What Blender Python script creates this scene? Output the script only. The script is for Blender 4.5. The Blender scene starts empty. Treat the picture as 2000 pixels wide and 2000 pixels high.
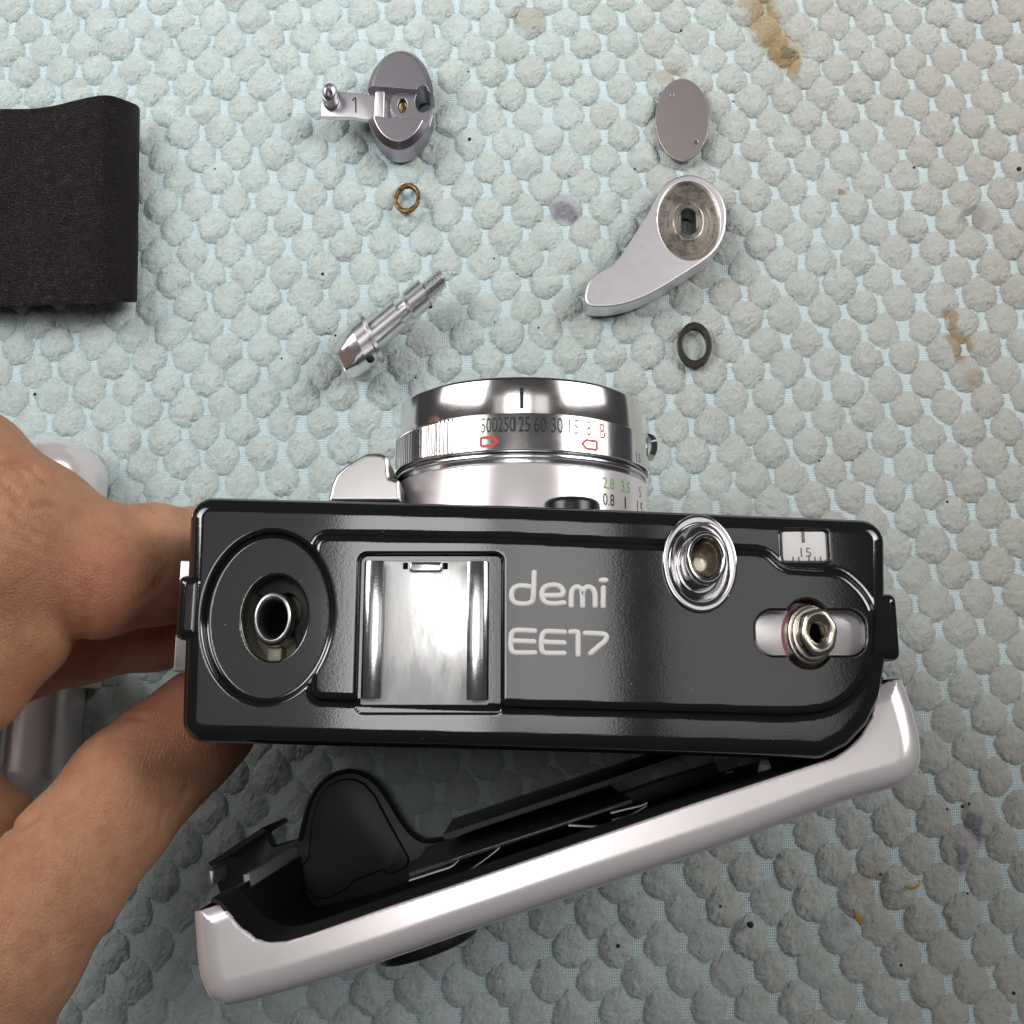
import bpy, math, random
import numpy as np
from mathutils import Vector, noise as mnoise

# ------------------------------------------------------------------ camera
# All lengths in the builders below are millimetres; meshes are stored in metres.
S = 0.001
scene = bpy.context.scene
PITCH = math.atan(0.205)            # phone tilted a little forward from looking straight down
CAM_H = 200.0                       # phone lens above the cloth, mm
FPX = 2000.0                        # focal length in pixels of the 2000 px photograph

cam_data = bpy.data.cameras.new("camera_view")
cam_data.sensor_width = 36.0
cam_data.sensor_fit = 'HORIZONTAL'
cam_data.lens = 36.0 * FPX / 2000.0
cam_data.clip_start = 0.005
cam_data.clip_end = 20.0
cam_ob = bpy.data.objects.new("camera_view", cam_data)
scene.collection.objects.link(cam_ob)
cam_ob.location = (0, 0, CAM_H * S)
cam_ob.rotation_euler = (PITCH, 0, 0)
scene.camera = cam_ob

# ------------------------------------------------------------------ world, lamps, exposure
world = bpy.data.worlds.new("World")
scene.world = world
world.use_nodes = True
wn = world.node_tree.nodes["Background"]
wn.inputs[0].default_value = (0.95, 0.97, 1.0, 1)
wn.inputs[1].default_value = 0.05

def area(name, loc, size, power, color, aim, spread=180):
    l = bpy.data.lights.new(name, 'AREA')
    l.shape = 'RECTANGLE'; l.size = size[0] * S; l.size_y = size[1] * S
    l.energy = power; l.color = color; l.spread = math.radians(spread)
    o = bpy.data.objects.new(name, l)
    scene.collection.objects.link(o)
    o.location = Vector(loc) * S
    o.rotation_euler = (Vector(aim) - Vector(loc)).to_track_quat('-Z', 'Y').to_euler()
    return o

# work lamp over the bench: four panels with gaps between them (the dark stripes in the gloss)
LZ = 480
def panel(x0, x1, y0, y1, rad, color=(1.0, 0.985, 0.965)):
    a = (x1 - x0) * (y1 - y0) * 1e-6
    area("work_lamp", ((x0 + x1) / 2, (y0 + y1) / 2, LZ), (x1 - x0, y1 - y0), rad * math.pi * a, color, ((x0 + x1) / 2, (y0 + y1) / 2, 0))
panel(-175, -97, -12, 125, 0.45)
panel(-91, -11, -25, 125, 4.8)
panel(-5, 54, -12, 125, 2.4)
panel(78, 170, -12, 125, 0.95)
# two broad room lamps beyond the far corners of the bench
for kx_, rad_ in ((-370, 1.20), (410, 1.15)):
    area("room_lamp", (kx_, 430, 370), (620, 420), rad_ * math.pi * 620 * 420 * 1e-6, (1.0, 0.985, 0.96), (0, 330, 0), 60)

scene.view_settings.view_transform = 'Standard'
scene.view_settings.look = 'None'
scene.view_settings.exposure = 0.0
scene.view_settings.gamma = 1.0
scene.view_settings.use_curve_mapping = False
scene.render.engine = 'CYCLES'
scene.cycles.use_denoising = True
scene.cycles.max_bounces = 6
scene.cycles.diffuse_bounces = 3
scene.cycles.glossy_bounces = 4
scene.cycles.transmission_bounces = 4
scene.cycles.use_adaptive_sampling = True
scene.cycles.adaptive_threshold = 0.02
scene.cycles.caustics_reflective = False
scene.cycles.caustics_refractive = False

# ------------------------------------------------------------------ measuring helpers
CT, ST = math.cos(PITCH), math.sin(PITCH)
def depth_at(px, py, z):
    v = (1000.0 - py) / FPX
    return (z - CAM_H) / (-CT + v * ST)
def P(px, py, z):
    """the point of the bench at height z (mm) that the photograph shows at px, py"""
    u = (px - 1000.0) / FPX; v = (1000.0 - py) / FPX
    s = (z - CAM_H) / (-CT + v * ST)
    return np.array([s * u, s * (ST + v * CT), z])
def P2(pts, z):
    return np.array([P(a, b, z)[:2] for a, b in pts])
def ELL(px, py, rx, ry, z):
    c = P(px, py, z)
    return c[0], c[1], rx * depth_at(px, py, z) / FPX, (P(px, py - ry, z)[1] - P(px, py + ry, z)[1]) / 2
def project(v):
    """plan point(s) -> photograph pixels, used for checking sizes only"""
    v = np.asarray(v, float)
    dz = v[..., 2] - CAM_H
    d = v[..., 1] * ST - dz * CT
    w = v[..., 1] * CT + dz * ST
    return np.stack([1000 + FPX * v[..., 0] / d, 1000 - FPX * w / d], -1)
SX = 0.75                            # the things in the photograph are this much narrower across than deep
TOP = 2.0                            # height of the tufts' tops: what things rest on

# ------------------------------------------------------------------ mesh helpers
ORIGIN = {}
def link(o):
    scene.collection.objects.link(o)
    return o
def empty(name, loc, label, cat, group=None):
    o = bpy.data.objects.new(name, None)
    o.empty_display_size = 0.01
    link(o); o.location = Vector([float(c) for c in loc]) * S
    ORIGIN[o] = np.array(loc, float)
    tag(o, label, cat, group)
    return o
def tag(o, label=None, cat=None, group=None, kind=None):
    if label: o["label"] = label
    if cat: o["category"] = cat
    if group: o["group"] = group
    if kind: o["kind"] = kind
    return o
def root_origin(o):
    return ORIGIN.get(o, np.zeros(3))
def mesh_from(name, V, F, mat, origin=(0, 0, 0), smooth=True, sharp=None, normals=None):
    me = bpy.data.meshes.new(name)
    V = (np.asarray(V, float) - np.asarray(origin, float)) * S
    if isinstance(F, np.ndarray):
        n, k = F.shape
        me.vertices.add(len(V)); me.vertices.foreach_set("co", V.astype(np.float32).ravel())
        me.loops.add(n * k); me.loops.foreach_set("vertex_index", F.astype(np.int32).ravel())
        me.polygons.add(n)
        me.polygons.foreach_set("loop_start", np.arange(0, n * k, k, dtype=np.int32))
        me.update(calc_edges=True)
        me.validate()
    else:
        me.from_pydata(V.tolist(), [], [list(map(int, f)) for f in F])
        me.update()
    if smooth:
        me.polygons.foreach_set("use_smooth", np.ones(len(me.polygons), bool))
        if sharp: me.set_sharp_from_angle(angle=math.radians(sharp))
        if normals is not None and len(me.vertices) == len(normals):
            me.normals_split_custom_set_from_vertices(np.asarray(normals).tolist())
    me.materials.append(mat)
    return me
def build(name, VF, mat, parent=None, smooth=True, sharp=40, normals=None, origin=None):
    V, F = VF[0], VF[1]
    if len(VF) > 2: normals = VF[2]; sharp = None
    if parent is not None: org = root_origin(parent)
    elif origin is not None: org = np.array(origin, float)
    else: org = np.array([V[:, 0].mean(), V[:, 1].mean(), V[:, 2].min()])
    me = mesh_from(name, V, F, mat, org, smooth, sharp, normals)
    o = link(bpy.data.objects.new(name, me))
    if parent is not None:
        o.parent = parent
    else:
        o.location = Vector(org.tolist()) * S
    ORIGIN[o] = org
    return o
def merge(*parts):
    Vs, Fs, n = [], [], 0
    for p in parts:
        V, F = p[0], p[1]
        Vs.append(np.asarray(V, float)); Fs += [[i + n for i in f] for f in F]; n += len(V)
    return np.vstack(Vs), Fs

def fillet(pts, r, seg=3, closed=False):
    """round the corners of a polyline"""
    pts = [np.array(p, float) for p in pts]; out = []
    n = len(pts)
    rr = r if hasattr(r, '__len__') else [r] * n
    for i in range(n):
        if not closed and i in (0, n - 1): out.append(pts[i]); continue
        a, b, c = pts[i - 1], pts[i], pts[(i + 1) % n]
        u, v = a - b, c - b
        lu, lv = np.linalg.norm(u), np.linalg.norm(v)
        if lu < 1e-9 or lv < 1e-9 or rr[i] <= 0: out.append(b); continue
        d = min(rr[i], lu * .45, lv * .45)
        p0, p1 = b + u / lu * d, b + v / lv * d
        for k in range(seg + 1):
            t = k / seg
            out.append((1 - t) ** 2 * p0 + 2 * t * (1 - t) * b + t * t * p1)
    return np.array(out)
def catmull(pts, seg=6, closed=True):
    pts = np.array(pts, float); n = len(pts); out = []
    for i in range(n if closed else n - 1):
        if closed: p0, p1, p2, p3 = pts[i - 1], pts[i], pts[(i + 1) % n], pts[(i + 2) % n]
        else: p0, p1, p2, p3 = pts[max(i - 1, 0)], pts[i], pts[i + 1], pts[min(i + 2, n - 1)]
        for k in range(seg):
            t = k / seg
            out.append(.5 * ((2 * p1) + (p2 - p0) * t + (2 * p0 - 5 * p1 + 4 * p2 - p3) * t * t + (3 * p1 - p0 - 3 * p2 + p3) * t ** 3))
    if not closed: out.append(pts[-1])
    return np.array(out)
def rings_to_mesh(R, close_ring=True, cap0=False, cap1=False):
    m = len(R); n = len(R[0])
    V = np.vstack(R); F = []
    for i in range(m - 1):
        for j in range(n if close_ring else n - 1):
            a = i * n + j; b = i * n + (j + 1) % n
            F.append([a, b, b + n, a + n])
    if cap0: F.append(list(range(n - 1, -1, -1)))
    if cap1: F.append(list(range((m - 1) * n, m * n)))
    return V, F
def lathe(profile, c, sx=1.0, sy=1.0, n=64, cap0=False, cap1=False, a0=0):
    """profile: (radius, z) list; turned about the vertical axis at c, ellipse factors sx, sy"""
    t = np.linspace(0, 2 * np.pi, n, endpoint=False) + a0
    R = [np.stack([c[0] + r * sx * np.cos(t), c[1] + r * sy * np.sin(t), np.full(n, float(z))], 1) for r, z in profile]
    return rings_to_mesh(R, True, cap0, cap1)
def axis_lathe(profile, o, d, n=48, cap0=True, cap1=True, sx=1.0, flats=None):
    """profile: (t along axis, radius); turned about the line o + t d; x squeezed by sx about o"""
    d = np.array(d, float); d /= np.linalg.norm(d)
    a = np.cross(d, [0, 0, 1.0]); a /= np.linalg.norm(a); b = np.cross(a, d)
    th = np.linspace(0, 2 * np.pi, n, endpoint=False); R = []
    for k, (t, r) in enumerate(profile):
        rr = np.full(n, r)
        if flats is not None: rr = flats(t, r, th)
        q = d * t + np.outer(rr * np.cos(th), a) + np.outer(rr * np.sin(th), b)
        q[:, 0] *= sx
        R.append(q + np.array(o, float))
    return rings_to_mesh(R, True, cap0, cap1)
def area2(p):
    x, y = p[:, 0], p[:, 1]
    return .5 * np.sum(x * np.roll(y, -1) - np.roll(x, -1) * y)
def offset(p, d):
    """move a closed outline inwards by d (mitred)"""
    p = np.array(p, float)
    if area2(p) < 0: p = p[::-1]
    e = np.roll(p, -1, 0) - p
    nrm = np.stack([-e[:, 1], e[:, 0]], 1) / np.maximum(np.linalg.norm(e, axis=1), 1e-9)[:, None]
    n0 = np.roll(nrm, 1, 0)
    m = nrm + n0
    m /= np.maximum((m * nrm).sum(1), .35)[:, None]
    return p + m * d
def prism(pts, z0, z1, b=0.2, seg=3, bottom=True):
    p = np.array(pts, float)
    if area2(p) < 0: p = p[::-1]
    lev = [(0.0, z0)]
    for k in range(seg + 1):
        a = k / seg * math.pi / 2
        lev.append((b * (1 - math.cos(a)), z1 - b + b * math.sin(a)))
    R = [np.column_stack([offset(p, d), np.full(len(p), z)]) for d, z in lev]
    return rings_to_mesh(R, True, bottom, True)
def rrect(x0, y0, x1, y1, r, seg=5):
    return fillet([(x0, y0), (x1, y0), (x1, y1), (x0, y1)], r, seg, True)
def ellipse_pts(cx, cy, rx, ry, n=48):
    t = np.linspace(0, 2 * np.pi, n, endpoint=False)
    return np.stack([cx + rx * np.cos(t), cy + ry * np.sin(t)], 1)
def sweep(path, r, n=10, flat=1.0, taper=None):
    """round bar along a path; flat < 1 squeezes it vertically; ends rounded"""
    path = np.array(path, float)
    if path.shape[1] == 2: path = np.column_stack([path, np.zeros(len(path))])
    T = np.gradient(path, axis=0); T /= np.maximum(np.linalg.norm(T, axis=1), 1e-9)[:, None]
    rad = np.full(len(path), float(r)) if taper is None else r * np.array(taper)
    pl, tl, rl = [], [], []
    for k in range(4):
        a = k / 4 * math.pi / 2
        pl.append(path[0] - T[0] * rad[0] * math.cos(a)); tl.append(T[0]); rl.append(max(rad[0] * math.sin(a), 1e-3))
    pl += list(path); tl += list(T); rl += list(rad)
    for k in range(3, -1, -1):
        a = k / 4 * math.pi / 2
        pl.append(path[-1] + T[-1] * rad[-1] * math.cos(a)); tl.append(T[-1]); rl.append(max(rad[-1] * math.sin(a), 1e-3))
    th = np.linspace(0, 2 * np.pi, n, endpoint=False); R = []
    up = np.array([0, 0, 1.0])
    for p, t, q in zip(pl, tl, rl):
        s = np.cross(t, up); ls = np.linalg.norm(s)
        s = s / ls if ls > 1e-4 else np.array([1.0, 0, 0])
        w = np.cross(s, t)
        R.append(p + np.outer(q * np.cos(th), s) + np.outer(q * np.sin(th) * flat, w))
    return rings_to_mesh(R, True, True, True)

# ---- distance-field solids (rounded, blended shapes)
def sd_poly(p, x, y):
    p = np.asarray(p, np.float32)
    x, y = np.broadcast_arrays(x, y)
    d = (x - p[0, 0]) ** 2 + (y - p[0, 1]) ** 2
    s = np.ones_like(d)
    j = len(p) - 1
    for i in range(len(p)):
        ex, ey = p[j] - p[i]
        wx, wy = x - p[i, 0], y - p[i, 1]
        t = np.clip((wx * ex + wy * ey) / max(ex * ex + ey * ey, 1e-12), 0, 1)
        d = np.minimum(d, (wx - ex * t) ** 2 + (wy - ey * t) ** 2)
        c1 = y >= p[i, 1]; c2 = y < p[j, 1]; c3 = ex * wy > ey * wx
        flip = (c1 & c2 & c3) | (~c1 & ~c2 & ~c3)
        s = np.where(flip, -s, s)
        j = i
    return s * np.sqrt(d)
def sd_ell(e, x, y):
    cx, cy, rx, ry = e
    a, b = (x - cx) / rx, (y - cy) / ry
    k1 = np.sqrt(a * a + b * b); k2 = np.sqrt((a / rx) ** 2 + (b / ry) ** 2)
    return np.where(k2 < 1e-6, -min(rx, ry), k1 * (k1 - 1) / np.maximum(k2, 1e-6))
def sd_rect(x0, y0, x1, y1, r, x, y):
    qx = np.abs(x - (x0 + x1) / 2) - abs(x1 - x0) / 2 + r
    qy = np.abs(y - (y0 + y1) / 2) - abs(y1 - y0) / 2 + r
    return np.minimum(np.maximum(qx, qy), 0) + np.hypot(np.maximum(qx, 0), np.maximum(qy, 0)) - r
def rx_top(d, z, zt, r):
    a = d + r; b = z - zt + r
    return np.minimum(np.maximum(a, b), 0) + np.hypot(np.maximum(a, 0), np.maximum(b, 0)) - r
def smin(a, b, k):
    h = np.clip(.5 + .5 * (b - a) / k, 0, 1)
    return b + (a - b) * h - k * h * (1 - h)
def smax(a, b, k): return -smin(-a, -b, k)
def solid(f, lo, hi, h, polish=3):
    """surface of f = 0 on a grid of step h: vertices, quads, exact normals"""
    ax = [np.arange(lo[i], hi[i] + h, h, dtype=np.float32) for i in range(3)]
    D = np.asarray(f(ax[0][:, None, None], ax[1][None, :, None], ax[2][None, None, :]), np.float32)
    D = np.broadcast_to(D, tuple(len(a) for a in ax))
    I = D < 0
    n = [len(a) - 1 for a in ax]
    cnt = np.zeros(n, np.int8)
    for dx in (0, 1):
        for dy in (0, 1):
            for dz in (0, 1):
                cnt += I[dx:dx + n[0], dy:dy + n[1], dz:dz + n[2]]
    act = (cnt > 0) & (cnt < 8)
    idx = np.full(n, -1, np.int64)
    cells = np.argwhere(act)
    idx[act] = np.arange(len(cells))
    acc = np.zeros((len(cells), 3)); num = np.zeros(len(cells))
    for axis in range(3):
        o1, o2 = [a for a in range(3) if a != axis]
        for i in (0, 1):
            for j in (0, 1):
                off = np.zeros(3, int); off[o1] = i; off[o2] = j
                c0 = cells + off; c1 = c0.copy(); c1[:, axis] += 1
                d0 = D[tuple(c0.T)]; d1 = D[tuple(c1.T)]
                m = (d0 < 0) != (d1 < 0)
                t = np.where(m, d0 / np.where(m, d0 - d1, 1), 0)
                q = off[None, :] + np.zeros((len(cells), 3)); q[:, axis] += t
                acc += q * m[:, None]; num += m
    V = np.array(lo) + (cells + acc / num[:, None]) * h
    Q = []
    for axis in range(3):
        o1, o2 = (axis + 1) % 3, (axis + 2) % 3
        s0 = [slice(None)] * 3; s1 = [slice(None)] * 3
        s0[axis] = slice(0, -1); s1[axis] = slice(1, None)
        ch = I[tuple(s0)] != I[tuple(s1)]
        e = np.argwhere(ch)
        ok = (e[:, o1] > 0) & (e[:, o2] > 0) & (e[:, o1] < n[o1]) & (e[:, o2] < n[o2])
        e = e[ok]
        ins = I[tuple(e.T)]
        def cell(da, db):
            c = e.copy(); c[:, o1] += da; c[:, o2] += db
            return idx[tuple(c.T)]
        q = np.stack([cell(-1, -1), cell(0, -1), cell(0, 0), cell(-1, 0)], 1)
        q[~ins] = q[~ins][:, ::-1]
        Q.append(q)
    Q = np.vstack(Q)
    g = lambda p: np.asarray(f(p[:, 0].astype(np.float64), p[:, 1].astype(np.float64), p[:, 2].astype(np.float64)), float)
    e = h * .25; G = None
    for it in range(polish + 1):
        G = np.stack([(g(V + np.eye(3)[k] * e) - g(V - np.eye(3)[k] * e)) / (2 * e) for k in range(3)], 1)
        if it < polish:
            gg = np.maximum((G * G).sum(1), .15)
            step = (g(V) / gg)[:, None] * G
            ln = np.linalg.norm(step, axis=1)[:, None]
            V = V - step * np.minimum(1, .5 * h / np.maximum(ln, 1e-9)) 
    N = G / np.maximum(np.linalg.norm(G, axis=1), 1e-9)[:, None]
    return V, Q, N
# ------------------------------------------------------------------ materials
class G:
    """small helper to write node graphs"""
    def __init__(s, name):
        s.m = bpy.data.materials.new(name); s.m.use_nodes = True
        s.nt = s.m.node_tree; s.N = s.nt.nodes; s.L = s.nt.links
        s.b = s.N["Principled BSDF"]
        s.geo = s.N.new("ShaderNodeNewGeometry")
        mp = s.N.new("ShaderNodeVectorMath"); mp.operation = 'SCALE'; mp.inputs[3].default_value = 1000.0
        s.L.new(s.geo.outputs["Position"], mp.inputs[0]); s.pos = mp.outputs[0]     # position in mm
    def put(s, sock, v):
        if isinstance(v, bpy.types.NodeSocket): s.L.new(v, sock)
        elif v is not None: sock.default_value = v
    def set(s, **k):
        names = dict(col="Base Color", rough="Roughness", metal="Metallic", spec="Specular IOR Level", normal="Normal", sss="Subsurface Weight",
                     sssr="Subsurface Radius", ssss="Subsurface Scale", sheen="Sheen Weight", sheenr="Sheen Roughness", coat="Coat Weight", coatr="Coat Roughness", aniso="Anisotropic")
        for a, v in k.items(): s.put(s.b.inputs[names[a]], v)
        return s
    def noise(s, scale, detail=2, rough=.5, vec=None, dist=0):
        n = s.N.new("ShaderNodeTexNoise"); n.inputs["Scale"].default_value = scale; n.inputs["Detail"].default_value = detail
        n.inputs["Roughness"].default_value = rough; n.inputs["Distortion"].default_value = dist
        s.L.new(vec or s.pos, n.inputs["Vector"]); return n.outputs["Fac"]
    def noisec(s, scale, detail=2, vec=None):
        n = s.N.new("ShaderNodeTexNoise"); n.inputs["Scale"].default_value = scale; n.inputs["Detail"].default_value = detail
        s.L.new(vec or s.pos, n.inputs["Vector"]); return n.outputs["Color"]
    def voro(s, scale, feature='F1', vec=None, rnd=1.0):
        n = s.N.new("ShaderNodeTexVoronoi"); n.feature = feature; n.inputs["Scale"].default_value = scale
        n.inputs["Randomness"].default_value = rnd
        s.L.new(vec or s.pos, n.inputs["Vector"]); return n.outputs["Distance"]
    def ramp(s, fac, stops, interp='LINEAR'):
        n = s.N.new("ShaderNodeValToRGB"); n.color_ramp.interpolation = interp
        el = n.color_ramp.elements
        while len(el) < len(stops): el.new(.5)
        for e, (p, c) in zip(el, stops):
            e.position = p; e.color = (c, c, c, 1) if not hasattr(c, '__len__') else (*c, 1)
        s.L.new(fac, n.inputs[0]); return n.outputs[0]
    def mix(s, f, a, b, mode='MIX'):
        n = s.N.new("ShaderNodeMix"); n.data_type = 'RGBA'; n.blend_type = mode
        A, B = n.inputs[6], n.inputs[7]
        s.put(n.inputs[0], f)
        s.put(A, a if isinstance(a, bpy.types.NodeSocket) else (*a, 1)); s.put(B, b if isinstance(b, bpy.types.NodeSocket) else (*b, 1))
        return n.outputs[2]
    def math(s, op, a, b=None, c=None):
        n = s.N.new("ShaderNodeMath"); n.operation = op
        s.put(n.inputs[0], a)
        if b is not None: s.put(n.inputs[1], b)
        if c is not None: s.put(n.inputs[2], c)
        return n.outputs[0]
    def vmath(s, op, a, b):
        n = s.N.new("ShaderNodeVectorMath"); n.operation = op
        s.put(n.inputs[0], a); s.put(n.inputs[1], b)
        return n.outputs[0] if op not in ('LENGTH', 'DISTANCE') else n.outputs[1]
    def sep(s, v):
        n = s.N.new("ShaderNodeSeparateXYZ"); s.L.new(v, n.inputs[0]); return n.outputs
    def scaled(s, sx, sy, sz, v=None):
        return s.vmath('MULTIPLY', v or s.pos, (sx, sy, sz))
    def bump(s, height, dist, strength=1.0, normal=None):
        n = s.N.new("ShaderNodeBump"); n.inputs["Strength"].default_value = strength; n.inputs["Distance"].default_value = dist * S
        s.L.new(height, n.inputs["Height"])
        if normal is not None: s.L.new(normal, n.inputs["Normal"])
        return n.outputs[0]
    def spot(s, x, y, rx, ry, warp=1.5, soft=.5, wscale=.35):
        """0..1 mask of a blotch at x, y (mm) with a ragged outline"""
        if not hasattr(s, 'w_'): s.w_ = s.vmath('MULTIPLY', s.vmath('SUBTRACT', s.noisec(wscale, 3), (.5, .5, .5)), (warp * 4, warp * 4, 0))
        w = s.w_
        d = s.vmath('ADD', s.vmath('SUBTRACT', s.pos, (x, y, 0)), w)
        d = s.vmath('MULTIPLY', d, (1 / rx, 1 / ry, 0))
        n = s.N.new("ShaderNodeMapRange"); n.interpolation_type = 'SMOOTHSTEP'
        n.inputs[1].default_value = 1 + soft; n.inputs[2].default_value = 1 - soft
        s.L.new(s.vmath('LENGTH', d, (0, 0, 0)), n.inputs[0])
        return n.outputs[0]

def metal(name, col, rough, bump=0, bscale=3, aniso=0, vary=0.0):
    g = G(name); g.set(col=(*col, 1), rough=rough, metal=1.0)
    if vary:
        n = g.noise(.6, 4, .6)
        g.set(rough=g.math('ADD', rough - vary * .5, g.math('MULTIPLY', n, vary)))
    if bump:
        g.set(normal=g.bump(g.noise(bscale, 3), bump))
    return g.m

M = {}
# black grained plastic of the body
g = G("black_plastic")
gr = g.noise(3.4, 2, .5)
dst = g.ramp(g.noise(1.6, 1, .4), [(.795, 0), (.83, 1)])
g.set(col=g.mix(g.math('MULTIPLY', dst, .8), (.009, .009, .010), (.20, .19, .18)), rough=g.math('ADD', .078, g.math('MULTIPLY', g.noise(.25, 3), .03)), spec=1.0, normal=g.bump(gr, .0034, 1.0))
M['plastic'] = g.m
g = G("smooth_black_plastic"); g.set(col=(.012, .012, .013, 1), rough=.28); M['gloss_black'] = g.m
g = G("matt_black_paint"); g.set(col=(.010, .010, .011, 1), rough=.55, normal=g.bump(g.noise(1.5, 2), .02)); M['matt_black'] = g.m
g = G("satin_black_metal"); g.set(col=(.03, .029, .032, 1), rough=.42, normal=g.bump(g.noise(3, 2), .006)); M['satin_black'] = g.m
g = G("hole_shade"); g.set(col=(.004, .004, .004, 1), rough=.8, spec=.1); M['hole'] = g.m  # near-black colour painted in for the shade inside holes
# silver satin lacquer of the back and shell
g = G("silver_satin")
sp = g.noise(9, 2)
g.set(col=g.mix(g.math('MULTIPLY', g.noise(.12, 3), .5), (.80, .745, .76), (.85, .80, .81)), metal=.42, rough=g.math('ADD', .15, g.math('MULTIPLY', g.noise(.22, 5, .65), .14)), normal=g.bump(sp, .006))
M['silver'] = g.m
M['chrome'] = metal("chrome", (.66, .65, .66), .09, vary=.10)
M['chrome_worn'] = metal("worn_chrome", (.66, .66, .68), .16, .004, 4, vary=.14)
M['spindle'] = metal("spindle_chrome", (.74, .73, .74), .30, vary=.06)
M['ring_chrome'] = metal("ring_chrome", (.80, .77, .76), .15, .002, 6, vary=.08)
M['nickel'] = metal("nickel", (.60, .55, .48), .26, .008, 2.5, vary=.18)
M['steel'] = metal("steel", (.62, .60, .59), .30, .004, 5, vary=.14)
M['satin_alu'] = metal("satin_aluminium", (.80, .775, .81), .42, .004, 7, vary=.06)
M['grey_alu'] = metal("grey_aluminium", (.44, .41, .45), .40, .004, 7, vary=.06)
M['pink_alu'] = metal("warm_grey_aluminium", (.44, .385, .38), .42, .016, 4, vary=.05)
M['dark_alu_and_reflection'] = metal("dark_aluminium_and_reflection", (.33, .31, .34), .30, .004, 7)  # own tone on the crank handle, painted dark reflection on the knob bevel
g = G("shoe_floor")
sv = g.scaled(1, .25, 1)
st = g.ramp(g.noise(.55, 5, .65, sv), [(.40, 0), (.62, 1)])
g.set(col=g.mix(st, (.90, .90, .91), (.76, .75, .74)), metal=.5, rough=g.math('ADD', .14, g.math('MULTIPLY', st, .16)), normal=g.bump(g.noise(1.2, 4, .6, sv), .008))
M['shoe'] = g.m
g = G("brass_tarnished")
n = g.ramp(g.noise(1.1, 4, .6), [(.40, 0), (.60, 1)])
g.set(col=g.mix(n, (.30, .18, .07), (.06, .038, .02)), metal=1.0, rough=.46, normal=g.bump(g.noise(2.5, 4), .06))
M['brass'] = g.m
g = G("blackened_ring")
n = g.ramp(g.noise(1.4, 4, .6), [(.55, 0), (.75, 1)])
g.set(col=g.mix(n, (.022, .021, .02), (.12, .085, .05)), metal=.4, rough=.45, normal=g.bump(g.noise(2, 3), .04))
M['black_ring'] = g.m
g = G("brass_screw"); g.set(col=(.62, .47, .22, 1), metal=1.0, rough=.25); M['screw'] = g.m
g = G("white_enamel"); g.set(col=(.80, .78, .78, 1), rough=.35); M['white'] = g.m
g = G("black_enamel"); g.set(col=(.012, .011, .012, 1), rough=.4); M['ink'] = g.m
g = G("red_enamel"); g.set(col=(.62, .055, .03, 1), rough=.4); M['red'] = g.m
g = G("green_enamel"); g.set(col=(.13, .52, .05, 1), rough=.4); M['green'] = g.m
g = G("cyan_enamel"); g.set(col=(.05, .25, .32, 1), rough=.4); M['cyan'] = g.m
g = G("pink_gasket"); g.set(col=(.45, .15, .18, 1), rough=.6); M['pink'] = g.m
g = G("cream_plastic"); g.set(col=(.50, .48, .36, 1), rough=.5, normal=g.bump(g.noise(2, 3), .02)); M['cream'] = g.m
g = G("beige_plastic"); g.set(col=(.62, .55, .46, 1), rough=.5); M['beige'] = g.m
g = G("amber_scrap"); g.set(col=(.42, .22, .035, 1), rough=.4); M['amber'] = g.m
g = G("soot_grain"); g.set(col=(.02, .018, .02, 1), rough=.7); M['soot'] = g.m
# black leatherette
g = G("black_leatherette")
v = g.voro(1.5, 'DISTANCE_TO_EDGE', g.scaled(.8, 1.3, 1))
hh = g.math('ADD', g.math('MULTIPLY', g.ramp(v, [(0, 0), (.25, 1)]), .6), g.noise(1.8, 4, .6))
g.set(col=g.mix(g.noise(.12, 3), (.006, .0045, .0045), (.012, .009, .0085)), rough=.46, spec=.14, normal=g.bump(hh, .15))
M['leather'] = g.m

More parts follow.
